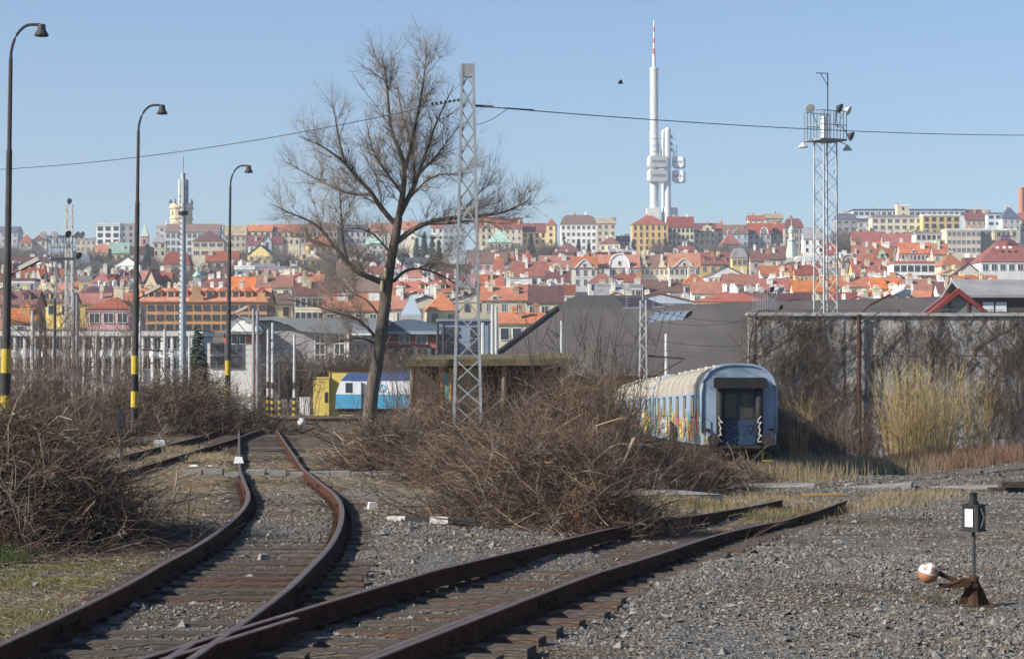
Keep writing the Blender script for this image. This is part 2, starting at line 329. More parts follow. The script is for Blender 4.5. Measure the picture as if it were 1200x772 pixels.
for k,(px,d,L,rz,lab) in enumerate([(1199,62,1.5,.15,'stacked dark old sleeper at the right edge near the wall, the upper one'),(1194,62.3,1.9,.05,'stacked dark old sleeper at the right edge near the wall, the lower one')]):
    tag(MB().box(-L/2,L/2,-.14,.14,0,.17).build('old_sleeper', M_sleeper, None, (xpx(px,d),d,zg(xpx(px,d),d)+(.17 if k==0 else 0)), rz=rz), lab, 'old sleeper')

# ---------------------------------------------------------------- stones, straw, grass
OC = np.array([(1,0,0),(-1,0,0),(0,1,0),(0,-1,0),(0,0,1),(0,0,-1)], float); OF = np.array([(0,2,4),(2,1,4),(1,3,4),(3,0,4)])
def stones(name, x, y, size, label, mats, zo=0):
    n = len(x); V = OC[None]*(1+rng.normal(0,.28,(n,6,1)))+rng.normal(0,.22,(n,6,3)); V *= (size[:,None]*rng.uniform(.6,1.25,(n,3)))[:,None,:]
    a = rng.uniform(0,6.28,n); ca, sa = np.cos(a)[:,None], np.sin(a)[:,None]; b = rng.normal(0,.42,n); cb, s_b = np.cos(b)[:,None], np.sin(b)[:,None]
    y1 = V[...,1]*cb-V[...,2]*s_b; z1 = V[...,1]*s_b+V[...,2]*cb; x1 = V[...,0]*ca-y1*sa; y2 = V[...,0]*sa+y1*ca
    W = np.stack([x1+x[:,None], y2+y[:,None], z1*.8+(zgv(x,y)+size*.18+zo)[:,None]], -1)
    Fq = (OF[None]+6*np.arange(n)[:,None,None]).reshape(-1,3); mi = np.repeat(rng.integers(0,len(mats),n), 4)
    return tag(link(name, np_mesh(name, W, Fq, mats, False, mi)), label, 'gravel', kind='stuff')
def scatter(n, d0, d1, keep, pw=1.0):
    X = np.zeros(0); Y = np.zeros(0)
    while len(X) < n:
        u = rng.random(n*2); y = (d0**(pw+1)+(d1**(pw+1)-d0**(pw+1))*u)**(1/(pw+1)); x = rng.uniform(-.30,.30,n*2)*y; k = keep(x,y); X = np.r_[X,x[k]]; Y = np.r_[Y,y[k]]
    return X[:n], Y[:n]
def rail_clear(x, y):
    ok = np.ones(len(x), bool)
    for c in (TA, TB):
        cx = np.interp(y, c[:,1], c[:,0], left=99, right=99); ok &= np.abs(np.abs(x-cx)-.76) > .13
    return ok
def stony(x, y):
    ta = np.interp(y, TA[:,1], TA[:,0]); tb = np.interp(y, TB[:,1], TB[:,0], right=99)
    dens = np.where(x < ta-1.35, .12, np.where(np.abs(x-ta) < 1.35, .42, np.where(np.abs(x-tb) < 1.35, .30, np.where(x < tb, .75, 1.0))))
    return (rng.random(len(x)) < dens*np.clip(.05+1.5*vnoise(x,y,.9,7)*vnoise(x,y,3.1,2)*1.6,.04,1)) & rail_clear(x,y)
SM = [mat('stone_a',(.125,.119,.111),.95,.3,12), mat('stone_b',(.175,.166,.154),.95,.3,12), mat('stone_c',(.085,.081,.077),.95,.3,12), mat('stone_d',(.205,.193,.176),.95,.2,12), mat('stone_e',(.12,.096,.075),.95,.3,12)]
x, y = scatter(105000, 13, 32, stony); stones('gravel', x, y, rng.lognormal(math.log(.0112),.45,len(x)), 'grey crushed stone ballast between and beside the tracks', SM)
x, y = scatter(32000, 30, 64, stony); stones('gravel', x, y, rng.lognormal(math.log(.021),.4,len(x)), 'grey crushed stone further back towards the wall', SM)
x, y = scatter(10000, 60, 90, lambda x,y: (x > 8) & (rng.random(len(x)) < .2+.8*vnoise(x,y,1.2,7))); stones('gravel', x, y, rng.lognormal(math.log(.034),.35,len(x)), 'grey crushed stone at the foot of the wall', SM)
x, y = scatter(420, 13, 40, lambda x,y: stony(x,y)&(x<2)); stones('loose_stones', x, y, rng.lognormal(math.log(.038),.25,len(x)), 'larger loose stones lying between the rails', [SM[1],SM[3],SM[0]])
def litter(name, x, y, L, r, zo, m, label, up=.12, cat='straw'):
    n = len(x); a = rng.uniform(0,6.28,n); t = np.linspace(-.5,.5,2)
    el = np.abs(rng.normal(0,up,n)); dx = np.cos(a)*np.cos(el); dy = np.sin(a)*np.cos(el); P = np.zeros((n,2,3))
    for i,tt in enumerate(t):
        P[:,i,0] = x+dx*L*tt; P[:,i,1] = y+dy*L*tt; P[:,i,2] = zgv(x,y)+zo+np.sin(el)*L*(tt+.5)
    return tag(link(name, tubes_mesh(name, P, np.full((n,2),1.)*r[:,None], m)), label, cat, kind='stuff')
M_straw = mat('straw', (.20,.155,.095), .95, 0, 3, col2=(.36,.295,.19))
def strawy(x,y):
    ta = np.interp(y, TA[:,1], TA[:,0]); tb = np.interp(y, TB[:,1], TB[:,0], right=7.2)
    return (rng.random(len(x)) < np.where(x<ta-1.3,.8,np.where((y>32)&(x<tb+.5),.5,.03))*vnoise(x,y,1.5,3)*1.3) & rail_clear(x,y)
x,y = scatter(14000,14,62,strawy); litter('straw_litter', x,y,rng.uniform(.04,.12,len(x))*(.6+y/28),rng.uniform(.0012,.0026,len(x))*(.6+y/28),.012,M_straw,'dry straw and stalks strewn over the ground between the tracks')
def blades(name, x, y, h, m, label, lean=.5, w=.0035, kind='stuff', cat='grass', zo=0):
    n=len(x); a=rng.uniform(0,6.28,n); l=np.abs(rng.normal(0,lean,n)); wd=w*(1+y/40)
    b=np.stack([x,y,zgv(x,y)+zo],-1); tip=b+np.stack([np.cos(a)*l*h,np.sin(a)*l*h,h],-1); mid=(b+tip)/2+np.array([0,0,1])*(h*.12)[:,None]
    s=np.stack([wd,np.zeros(n),np.zeros(n)],-1)
    V=np.stack([b-s,b+s,mid+s*.7,mid-s*.7,tip],1); F1=np.array([(0,1,2),(0,2,3),(3,2,4)])
    return tag(link(name,np_mesh(name,V,(F1[None]+5*np.arange(n)[:,None,None]).reshape(-1,3),m)),label,cat,kind=kind)
M_grass = mat('green_grass',(.085,.088,.03),.9,0,1.5,col2=(.17,.15,.06)); M_dry=mat('dry_grass',(.20,.15,.09),.95,0,1,col2=(.34,.27,.16)); M_red=mat('reddish_grass',(.15,.085,.06),.95,0,.8,col2=(.27,.17,.11))
def gz(x,y): ta=np.interp(y,TA[:,1],TA[:,0]); return (x<ta-1.2)&(y<27)&(rng.random(len(x))<(vnoise(x,y,1.1,6)>.42)*vnoise(x,y,.3,4))
x,y=scatter(8000,13,27,gz); blades('moss_grass',x,y,rng.uniform(.01,.035,len(x)),[M_grass],'short yellow green grass and moss at lower left',.7)
def tufts(c,n,sx,sy): 
    k=len(c); i=rng.integers(0,k,n); c=np.array(c); return c[i,0]+rng.normal(0,sx,n), c[i,1]+rng.normal(0,sy,n)
x,y=tufts([(xpx(18,23.6),23.6)],120,.12,.15); blades('green_tuft',x,y,rng.uniform(.08,.26,len(x)),[mat('fresh_grass',(.045,.065,.018),.8,.3,4)],'fresh green grass tuft in front of the left brush pile',.35,cat='grass tuft')
x,y=tufts([(xpx(p,d),d) for p,d in ((880,45),(960,49),(700,40),(1030,50),(1060,56),(900,56),(800,50),(1100,60),(230,60),(200,66),(560,50),(740,46),(690,52))],8000,.6,1.0); blades('dry_tufts',x,y,rng.uniform(.05,.22,len(x)),[M_dry],'tufts of dry grass around the end of the right track',.6)
x,y=tufts([(5.4,44),(4.6,47),(6.2,46)],3600,.5,1.3); blades('green_bank',x,y,rng.uniform(.04,.16,len(x)),[M_grass],'patch of green grass right of the middle brush pile',.6)
# ---------------------------------------------------------------- switch stand with lantern
def switch_stand(loc, k=1.0):
    e = empty('switch_stand', loc, 'black switch lantern on a thin post with rusty weight lever on the gravel', 'switch stand'); e.scale = (k,)*3
    b = MB().lathe([(.10,0),(.095,.02),(.055,.10),(.042,.24),(.05,.25),(.05,.29),(.035,.30)],10).box(-.20,.20,-.13,.13,-.03,.02)
    b.prism([(-.02,-.1,.02),(-.02,.1,.02),(-.02,.03,.26),(-.02,-.03,.26)],(.04,0,0)); b.prism([(-.16,-.02,.02),(.16,-.02,.02),(.04,-.02,.26),(-.04,-.02,.26)],(0,.04,0)).build('base_casting', M_rust, e)
    MB().tube([(0,0,.28),(0,0,.76)],.018,8).build('post', M_dsteel, e)
    rr = R(-38); l = MB(); w,dp = .085,.085
    l.box(-w,w,-dp,dp,.74,1.0); l.lathe([(.05,1.0),(.05,1.03),(.035,1.04),(.035,1.09),(.045,1.10),(.02,1.12)],10); l.box(-w-.012,w+.012,-dp-.012,dp+.012,.985,1.0); l.box(-w-.012,w+.012,-dp-.012,dp+.012,.735,.75)
    lo = l.build('lantern', M_black, e, rz=rr)
    MB().box(-.045,.035,-dp-.012,-dp-.004,.785,.955).build('white_pane', mat('lantern_white',(.85,.85,.83),.5,0), lo)
    c = MB(); x = w+.008
    c.prism([(x,-.055,.965),(x,-.03,.965),(x,.045,.87),(x,-.03,.775),(x,-.055,.775),(x,.015,.87)],(.004,0,0)).build('chevron_pane', mat('pane_grey',(.5,.5,.5),.6,.1), lo)
    lv = MB().tube([(.02,-.05,.20),(-.17,-.05,.25),(-.38,-.05,.345)],[.03,.027,.024],8); lv.box(-.36,-.14,-.085,-.065,.19,.235); lv.tube([(-.10,-.09,.24),(-.10,.01,.24)],.05,10); lv.tube([(-.30,-.075,.21),(-.13,-.075,.27)],.018,6)
    lo = lv.build('lever', M_rust, e)
    n=14; pr=[(max(.004,.1*math.sin(math.pi*i/n)),-.1*math.cos(math.pi*i/n)) for i in range(n+1)]
    bm = MB().lathe(pr,20,mf=lambda j: 0 if j<7 else 1).build('counterweight', [mat('weight_rust',(.26,.105,.05),.85,0,14,col2=(.42,.22,.12)), mat('weight_white',(.66,.65,.63),.75,0,16,col2=(.26,.13,.08),thr=(.47,.56))], lo, (-.455,-.05,.335), True); bm.rotation_euler=(.12,.25,0)
    MB().tube([(.05,-.02,.0),(.62,.02,-.01)],.014,6).build('throw_rod', M_rust, e)
    return e
X=xpx(1140,20.5); switch_stand((X,20.5,zg(X,20.5)-.01),1.0)
def small_switch(px,d,label,lantern=False):
    x=xpx(px,d); e=empty('switch_lever',(x,d,zg(x,d)),label,'switch lever')
    MB().box(-.25,.25,-.15,.15,0,.12).tube([(0,0,.1),(.0,0,.42)],.05,8).build('base_casting',M_dsteel,e)
    if lantern:
        MB().tube([(0,0,.3),(0,0,1.0)],.025,6).box(-.10,.10,-.10,.10,1.0,1.38).box(-.05,.05,-.05,.05,1.38,1.48).build('lantern',M_black,e)
    else:
        MB().tube([(.0,0,.25),(-.55,0,.32)],.035,6).tube([(0,0,.2),(.5,0,.05)],.03,6).build('lever',M_black,e)
        n=10; MB().lathe([(max(.01,.19*math.sin(math.pi*i/n)),-.19*math.cos(math.pi*i/n)) for i in range(n+1)],16).build('counterweight',M_white,e,(-.68,0,.36),True)
small_switch(372,91,'far switch lever with a white ball weight beside the siding')
small_switch(142,56,'dark switch lantern standing in the left brush',True)
M_dirtywhite=mat('dirty_white',(.52,.50,.47),.85,0,5,col2=(.28,.25,.22),thr=(.5,.75))
def block(name,px,py,d,s,label,m,rz=0.0,cat='marker'):
    x=xpx(px,d); b=MB(); a,c,h=s; k=.7
    b.hexa([(-a,-c,0),(a,-c,0),(a,c,0),(-a,c,0),(-a*k,-c*k,h),(a*k,-c*k,h*.9),(a*k,c*k,h),(-a*k,c*k,h*1.05)]); return tag(b.build(name,m,None,(x,d,zg(x,d)-.01+py),rz=rz),label,cat)
block('white_stone',437,0,35,(.09,.07,.13),'white painted stone right of the curving rail',M_dirtywhite,.3,'stone')
block('white_marker',187,0,70,(.22,.14,.24),'small white marker block by the left brush',M_white,.2)
block('white_rail_clamp',280,.17,53.5,(.13,.08,.16),'white block clamped on the left rail of the siding',M_white,.1)
for i,(px,d) in enumerate(((227,54.5),(245,54.5),(232,88),(256,90))): block('white_chip',px,0,d,(.13,.07,.04),['left white painted plate beside the white rail clamp','right white painted plate beside the white rail clamp','left pale chip on the gravel by the far switch','right pale chip on the gravel by the far switch'][i],M_white,random.random(),'painted plate')
block('pale_rubble',690-380,0,24.2,(.07,.05,.09),'yellowish stone between the rails of the siding',SM[3],.5,'stone')
# fouling-point marker: striped bar
x=xpx(497,31.5); e=empty('fouling_marker',(x,31.5,zg(x,31.5)),'black and white striped concrete fouling marker lying between the tracks','track marker')
for i,(a,b) in enumerate(((-.56,-.28),(-.28,.10),(.10,.38),(.38,.80))): MB().prism([(a,-.09,0),(a,.09,0),(a,.06,.10),(a,-.06,.10)],(b-a-.002,0,0)).build('stripe',[M_dirtywhite,M_black][i%2],e)
e.rotation_euler=(0,0,-.14)

# ---------------------------------------------------------------- brushwood
def twigs(n, centre, sx, sy, h, L=(.4,1.6), rad=(.003,.010), out=.6, upz=.35, seed=0, arch=.25, k=4, base=None):
    g=np.random.default_rng(seed); u=g.normal(0,.45,n); v=g.normal(0,.45,n); rr=np.clip(1-(u*u+v*v)*.8,.02,1)*(.55+.75*vnoise(u*3+seed,v*3,1,seed))
    x=centre[0]+u*sx; y=centre[1]+v*sy; zt=zgv(x,y); z=zt+h*rr*g.beta(1.3,1.0,n)
    d=np.stack([u*out+g.normal(0,.8,n),v*out+g.normal(0,.8,n),g.normal(upz,.55,n)],-1); d/=np.linalg.norm(d,axis=1,keepdims=True)
    ln=L[0]+(L[1]-L[0])*g.beta(1.1,2.2,n); t=np.linspace(-.5,.5,k); side=g.normal(0,1,(n,3)); P=np.zeros((n,k,3)); c0=np.stack([x,y,z],-1)
    for i,tt in enumerate(t): P[:,i]=c0+d*(ln*tt)[:,None]+side*(ln*arch*(.25-tt*tt)*.5)[:,None]+g.normal(0,.045,(n,3))*ln[:,None]
    P[...,2]=np.maximum(P[...,2],zgv(P[...,0],P[...,1])+.01)
    r=g.uniform(rad[0],rad[1],n)[:,None]*np.linspace(1.15,.45,k)[None]
    return P,r
def bundles(nb, per, centre, sx, sy, h, L, rad, lean, seed, k=6):
    g=np.random.default_rng(seed); u=g.normal(0,.46,nb); v=g.normal(0,.46,nb); rr=np.clip(1-(u*u+v*v)*.8,.05,1)
    x=centre[0]+u*sx; y=centre[1]+v*sy; z=zgv(x,y)+h*.8*rr*g.beta(1.0,1.2,nb)
    d=np.stack([u*.6+lean[0]+g.normal(0,.75,nb),v*.6+lean[1]+g.normal(0,.75,nb),lean[2]+g.normal(0,.4,nb)],-1); d/=np.linalg.norm(d,axis=1,keepdims=True)
    ln=g.uniform(L[0],L[1],nb); sd=g.normal(0,1,(nb,3)); P=np.zeros((nb,k,3)); c0=np.stack([x,y,z],-1)
    for i,t in enumerate(np.linspace(-.45,.55,k)): P[:,i]=c0+d*(ln*t)[:,None]+sd*(ln*(.25-t*t)*.16)[:,None]+g.normal(0,.022,(nb,3))*ln[:,None]
    r=g.uniform(rad[1]*.8,rad[1]*1.7,nb)[:,None]*np.linspace(1.2,.4,k)[None]
    m=nb*per; i=g.integers(0,nb,m); f=g.uniform(.15,.98,m)*(k-1); j=np.minimum(f.astype(int),k-2); fr=(f-j)[:,None]; s=P[i,j]*(1-fr)+P[i,j+1]*fr
    td=P[i,j+1]-P[i,j]; td/=np.linalg.norm(td,axis=1,keepdims=True)+1e-9; w=g.normal(0,1,(m,3)); w-=np.sum(w*td,1,keepdims=True)*td; w/=np.linalg.norm(w,axis=1,keepdims=True); an=g.uniform(.35,1.0,m)[:,None]
    dv=td*np.cos(an)+w*np.sin(an); l2=(ln[i]*g.uniform(.10,.34,m)*(1.15-f/(k-1)*.6))[:,None]; b=g.normal(0,.10,(m,3))
    Q=np.stack([s,s+dv*l2*.5+b*l2*.4,s+dv*l2-b*l2*.3],1); r2=g.uniform(rad[0],(rad[0]+rad[1])*.5,m)[:,None]*np.array([1.1,.9,.5])[None]
    for A in (P,Q): A[...,2]=np.maximum(A[...,2],zgv(A[...,0],A[...,1])+.008)
    return (P,r),(Q,r2)
def leaves(n,centre,sx,sy,h,size,seed,m):
    g=np.random.default_rng(seed); u=g.normal(0,.45,n); v=g.normal(0,.45,n); x=centre[0]+u*sx; y=centre[1]+v*sy; z=zgv(x,y)+h*np.clip(1-(u*u+v*v)*.7,.02,1)*g.beta(1.2,1.3,n)
    a=g.normal(0,1,(n,3)); a/=np.linalg.norm(a,axis=1,keepdims=True); b=np.cross(a,g.normal(0,1,(n,3))); b/=np.linalg.norm(b,axis=1,keepdims=True); s=g.uniform(.5,1,n)[:,None]*size; c=np.stack([x,y,z],-1)
    V=np.stack([c-a*s,c+b*s*.6,c+a*s,c-b*s*.6],1); return np_mesh('leaves',V,np.arange(4*n).reshape(n,4),m)
def pile(name,label,px,d,sx,sy,h,n,L,rad,seed,m=None,nl=0,big=6,out=.6,upz=.35,ls=.035,cat='brush pile',bm=None,bigL=(1.4,2.6),lean=(-.3,-.1,.35)):
    x=xpx(px,d); c=(x,d); e=empty(name,(0,0,0),label,cat)
    for q,(mm,fr) in enumerate(((m or M_twig,.5),(M_twigpale,.25),(M_twigdark,.25))):
        nb=int(n*.055*fr*2); A,B=bundles(nb,7,c,sx,sy,h,(L[1]*.55,L[1]*1.5),rad,lean,seed+300+q); link('brushwood',tubes_mesh('brushwood',*A,mm,3),e)['kind']='stuff'; link('fine_brushwood',tubes_mesh('fine_brushwood',*B,mm),e)['kind']='stuff'
    n=int(n*.42); n1=int(n*.45); P,r=twigs(n1,c,sx,sy,h,L,rad,out,upz,seed); link('twigs',tubes_mesh('twigs',P,r,m or M_twig),e)['kind']='stuff'
    n2=int(n*.22); P,r=twigs(n2,c,sx,sy,h,L,rad,out,upz,seed+25); link('pale_twigs',tubes_mesh('pale_twigs',P,r,M_twigpale),e)['kind']='stuff'
    P,r=twigs(n-n1-n2,c,sx,sy,h*.9,L,rad,out,upz,seed+50); link('dark_twigs',tubes_mesh('dark_twigs',P,r,M_twigdark),e)['kind']='stuff'
    if big:
        P,r=twigs(big,c,sx*.9,sy*.6,h,bigL,(.016,.034),out,upz,seed+99,.5,7)
        for i in range(big): link('branch',tubes_mesh('branch',P[i:i+1],r[i:i+1],bm or M_branch,5),e)
    if nl: link('dead_leaves',leaves(nl,c,sx,sy,h*.95,ls,seed+7,M_leaf),e)['kind']='stuff'
    return e
pile('brush_pile','large tangled brush pile left of the curving siding',8,27,1.75,3.2,1.9,12000,(.2,1.5),(.0018,.0062),1,nl=2600,big=12,ls=.022,upz=.3,lean=(.3,-.2,.4))
pile('brush_pile','front brush pile of cut branches between the two tracks',645,33.5,1.7,2.6,1.55,11500,(.25,1.7),(.002,.0065),2,nl=2200,big=10,out=.9,upz=.25,ls=.022,lean=(-.35,-.1,.5))
pile('brush_pile','brown leafy brush heap at the right end of the middle pile',692,31.5,.6,.9,.95,2200,(.15,.7),(.002,.0055),3,nl=2600,big=0,ls=.024)
pile('brush_pile','left part of the middle brush below the big tree',478,54,1.9,3.6,1.6,7500,(.3,1.7),(.003,.0085),4,nl=700,big=6,out=.9,upz=.25)
pile('brush_pile','tall brown brush between lattice mast and blue coach',685,58,2.6,4.0,3.0,10500,(.3,1.9),(.003,.009),5,nl=1800,big=4,upz=.6,ls=.04,lean=(.1,0,.9))
pile('brush_pile','low dark brush in front of the blue coach',795,64,1.9,2.4,1.3,5000,(.3,1.6),(.0035,.0095),6,nl=500,big=4,out=.8,upz=.2,bm=M_twig)
pile('brush_pile','brush under the coach front buffers',868,72,1.1,1.2,.8,900,(.3,1.4),(.004,.010),61,big=2)
pile('brush_pile','dark brush bank behind the left tracks under the street lamps',195,86,5.2,3.6,2.8,9500,(.4,1.9),(.005,.012),8,nl=800,big=5,upz=.45,out=.4,lean=(.2,0,.7))
pile('brush_pile','brush bank at the far left around the first street lamp',20,70,4.0,3.6,2.7,6500,(.4,1.9),(.004,.011),9,nl=300,big=4,upz=.5,out=.4,lean=(.2,0,.7))
pile('brush_pile','low brush in front of the derelict shed',560,80,3.6,2.6,2.0,5000,(.4,1.7),(.004,.011),10,nl=300,big=4,upz=.5)
pile('brush_pile','middle brush around the foot of the lattice mast',565,47,1.7,2.6,1.55,5500,(.3,1.7),(.0028,.0082),12,nl=600,big=5,out=.9,upz=.3)
def spray(name,label,px,d,n,h,spread,base,rad,m,seed,cat='shrub',fork=2,kind=None):
    g=np.random.default_rng(seed); x0=xpx(px,d); a=g.uniform(0,6.28,n); q=np.sqrt(g.random(n)); bx=x0+np.cos(a)*q*base; by=d+np.sin(a)*q*base; k=6
    hh=h*g.uniform(.45,1.05,n); lean=q*spread+g.normal(0,.08,n); P=np.zeros((n,k,3)); a2=a+g.normal(0,.5,n)
    for i in range(k):
        t=i/(k-1); P[:,i,0]=bx+np.cos(a2)*lean*hh*t**1.3+g.normal(0,.015*h,n)*t; P[:,i,1]=by+np.sin(a2)*lean*hh*t**1.3; P[:,i,2]=zgv(bx,by)-.05+hh*t
    r=(g.uniform(rad[0],rad[1],n)[:,None])*np.linspace(1.1,.3,k)[None]; e=empty(name,(0,0,0),label,cat)
    link('stems',tubes_mesh('stems',P,r,m),e)['kind']='stuff'
    if fork:
        nn=n*fork; i=g.integers(0,n,nn); j=g.integers(2,k-1,nn); s=P[i,j]; L=hh[i]*g.uniform(.12,.32,nn); dv=np.stack([g.normal(0,.6,nn),g.normal(0,.6,nn),np.abs(g.normal(.7,.3,nn))],-1); dv/=np.linalg.norm(dv,axis=1,keepdims=True)
        P2=np.stack([s,s+dv*(L*.5)[:,None]+g.normal(0,.02,(nn,3)),s+dv*L[:,None]],1); link('twigs',tubes_mesh('twigs',P2,np.full((nn,3),1.)*np.array([.8,.6,.3])*rad[0],m),e)['kind']='stuff'
    return e
M_willow=mat('willow_shoot',(.30,.215,.09),.85,0,.8,col2=(.50,.385,.18))
spray('willow_clump','tall yellow willow shoots growing against the middle of the wall',1078,87,270,4.5,.18,1.35,(.010,.019),M_willow,21,'willow',3)
spray('willow_clump','narrow yellow willow shoots right of the tall clump',1146,88,40,3.9,.16,.5,(.009,.017),M_willow,22,'willow',4)
spray('willow_clump','thin yellow shoots at the wall next to the coach',936,88,34,3.5,.15,.4,(.007,.013),M_willow,23,'willow',4)
spray('shrub','brown thicket at the left end of the wall',978,89.5,150,3.6,.4,2.4,(.008,.016),M_twig,24,'shrub',4)
spray('sapling','thin bare saplings in front of the big grey roof',690,66,80,5.2,.22,1.8,(.010,.022),M_twigdark,25,'sapling',6)
spray('sapling','bare brown saplings beside the derelict shed left of the lattice mast',492,84,70,3.9,.25,1.3,(.010,.02),M_twig,26,'sapling',5)
spray('sapling','bare brown shrubs in front of the derelict shed right of the lattice mast',612,83,110,3.3,.3,2.0,(.008,.016),M_twig,31,'sapling',5)
spray('sapling','bare saplings below the lamp cluster at far left',95,118,150,7.2,.28,3.0,(.014,.03),M_twig,27,'sapling',6)
spray('sapling','bare shrubs in front of the curved roof flats',338,150,45,5.5,.3,2.2,(.010,.02),M_twig,28,'sapling',5)
spray('sapling','bare shrubs in front of the long white office',130,150,120,4.5,.3,9.0,(.010,.02),M_twigdark,29,'sapling',5)
x,y=tufts([(xpx(p,d),d) for p,d in ((1085,84),(1110,84.5),(1135,85),(1060,85),(1150,86),(1100,86))],12000,1.2,.7); blades('reddish_grass',x,y,rng.beta(1.5,3,len(x))*1.0+.05,[M_red,],'reddish dry grass at the foot of the yellow willow shoots',.3,.0045)
x,y=tufts([(xpx(p,d),d) for p,d in ((930,82),(960,84),(1000,85),(1030,84),(900,75))],9000,1.2,1.0); blades('dry_grass',x,y,rng.uniform(.2,.8,len(x)),[M_dry],'dry grass along the wall beside the coach',.35,.0045)

# ---------------------------------------------------------------- the bare tree
TD_=76.0
LIMBS=[ # pixel polyline, depth offsets start/end, radius start/end
 ([(432,512),(434,470),(439,440),(446,395),(452,350),(455,327)],0,0,.27,.19),
 ([(455,327),(459,300),(464,275),(467,255)],0,0,.185,.15),
 ([(467,255),(472,228),(475,198),(468,175),(458,154),(455,121),(453,90),(447,66)],0,-.8,0.1190,0.0160),
 ([(467,255),(477,235),(484,222),(490,205),(499,181),(507,154),(519,127),(532,100)],0,.9,0.1190,0.0160),
 ([(475,198),(483,168),(488,141),(495,107),(499,74),(500,55)],-.2,.2,0.0840,0.0120),
 ([(484,222),(486,190),(480,160),(470,130),(466,100)],.2,1.4,0.0700,0.0120),
 ([(462,262),(445,242),(435,225),(418,208),(404,191),(398,168),(393,140),(391,122)],0,-1.0,0.1050,0.0120),
 ([(404,191),(390,180),(378,172),(360,164),(350,160)],-.6,-1.6,0.0420,0.0080),
 ([(435,228),(418,228),(401,225),(374,212),(350,198),(335,190)],-.2,1.2,0.0595,0.0096),
 ([(448,331),(431,324),(421,321),(408,309),(394,292),(381,274),(367,260),(340,250),(316,238)],0,-1.3,0.1190,0.0120),
 ([(408,309),(401,280),(400,254),(398,225),(396,205)],-.3,.6,0.0630,0.0096),
 ([(394,292),(372,283),(352,276),(338,272)],-.5,.8,0.0350,0.0080),
 ([(466,283),(482,270),(502,260),(536,254),(563,253),(589,250),(612,240),(622,232)],0,.8,0.1120,0.0120),
 ([(502,262),(528,262),(556,258),(580,262),(600,262)],.3,-.8,0.0560,0.0096),
 ([(536,254),(552,236),(566,222),(580,212)],.4,1.2,0.0350,0.0080),
 ([(478,234),(500,210),(520,203),(540,206),(556,200)],0,-1.1,0.0490,0.0096),
 ([(461,330),(475,316),(492,314),(515,321),(532,331),(548,345)],0,1.1,0.0700,0.0096),
 ([(492,314),(510,306),(526,310),(540,318)],.5,-.4,0.0350,0.0080),
 ([(440,395),(430,383),(418,373),(401,368),(367,358),(345,352),(328,350)],0,-1.0,0.0595,0.0096),
 ([(438,402),(424,395),(405,398),(385,402),(365,412)],0,-1.4,0.0420,0.0080),
 ([(441,420),(455,405),(468,408),(478,424)],0,.6,0.0350,0.0080),
 ([(449,375),(430,350),(415,345),(390,348),(372,340)],0,.9,0.0420,0.0080),
 ([(460,300),(440,275),(425,268),(405,268)],0,-.9,0.0420,0.0080),
 ([(472,228),(455,205),(440,185),(432,160),(428,130)],0,.9,0.0560,0.0096),
 ([(490,205),(510,185),(525,165),(540,145)],.3,1.3,0.0490,0.0096)]
def tree_mesh_arrays(limbs,d,seed,lv):
    g=np.random.default_rng(seed); segs=[]   # list of (pts(k,3), r0, r1, level)
    for pl,o0,o1,r0,r1 in limbs:
        n=len(pl); P=np.array([tuple(pt(p[0],p[1],d+o0+(o1-o0)*i/(n-1))) for i,p in enumerate(pl)])
        t=np.linspace(0,n-1,max(8,n*3)); P=np.stack([np.interp(t,np.arange(n),P[:,a]) for a in range(3)],1)
        for _ in range(2): P[1:-1]=(P[:-2]+2*P[1:-1]+P[2:])/4
        segs.append((P,r0,r1,0))
    out=list(segs); cur=segs
    for level,(step,Lf,cnt) in enumerate(lv,1):
        nxt=[]
        for P,r0,r1,l in cur:
            ln=np.linalg.norm(np.diff(P,axis=0),axis=1).sum(); m=max(2,int(ln/step))
            if r0>.184: continue
            for j in range(m):
                f=g.uniform(.12,1.0); i=min(len(P)-2,int(f*(len(P)-1))); s=P[i]; tdir=P[i+1]-P[i]; tdir/=np.linalg.norm(tdir)+1e-9
                perp=g.normal(0,1,3); perp-=perp.dot(tdir)*tdir; perp/=np.linalg.norm(perp); ang=g.uniform(.45,1.15)
                dv=tdir*math.cos(ang)+perp*math.sin(ang)+np.array([0,0,.2]); dv/=np.linalg.norm(dv)
                L=Lf*g.uniform(.4,1.2)*(1-.3*f); rr=(r0+(r1-r0)*f); rs=min(rr*.6,cnt*g.uniform(.7,1.2)); k=5 if level<2 else (4 if level<3 else 3)
                t=np.linspace(0,1,k)[:,None]; bend=g.normal(0,.2,3)+np.array([0,0,.08]); Q=s+dv*L*t+bend*L*t*t+np.vstack([np.zeros(3),g.normal(0,.035*L,(k-1,3))])
                nxt.append((Q,rs,rs*.35,level))
        out+=nxt; cur=nxt
    return out
def segs_to_mesh(name,segs,m,sides):
    V=[];Q=[];o=0
    by={}
    for s in segs: by.setdefault(len(s[0]),[]).append(s)
    for k,ss in by.items():
        P=np.stack([s[0] for s in ss]); r=np.stack([np.linspace(s[1],s[2],k) for s in ss]); v,q=tubes_arrays(P,r,sides); V.append(v);Q.append(q+o);o+=len(v)
    return np_mesh(name,np.concatenate(V),np.concatenate(Q),m,True)
sg=tree_mesh_arrays(LIMBS,TD_,5,[(.205,1.95,.020),(.15,1.0,.0118),(.092,.56,.0088)])
bt=xpx(432,TD_); e=empty('bare_tree',(0,0,0),'tall bare tree with wide crown beside the lattice mast','tree')
link('trunk',segs_to_mesh('trunk',[s for s in sg if s[3]==0 and s[1]>.18],M_bark,12),e)
for s in [s for s in sg if s[3]==0 and s[1]<=.18]: link('limb',segs_to_mesh('limb',[s],M_bark,7),e)
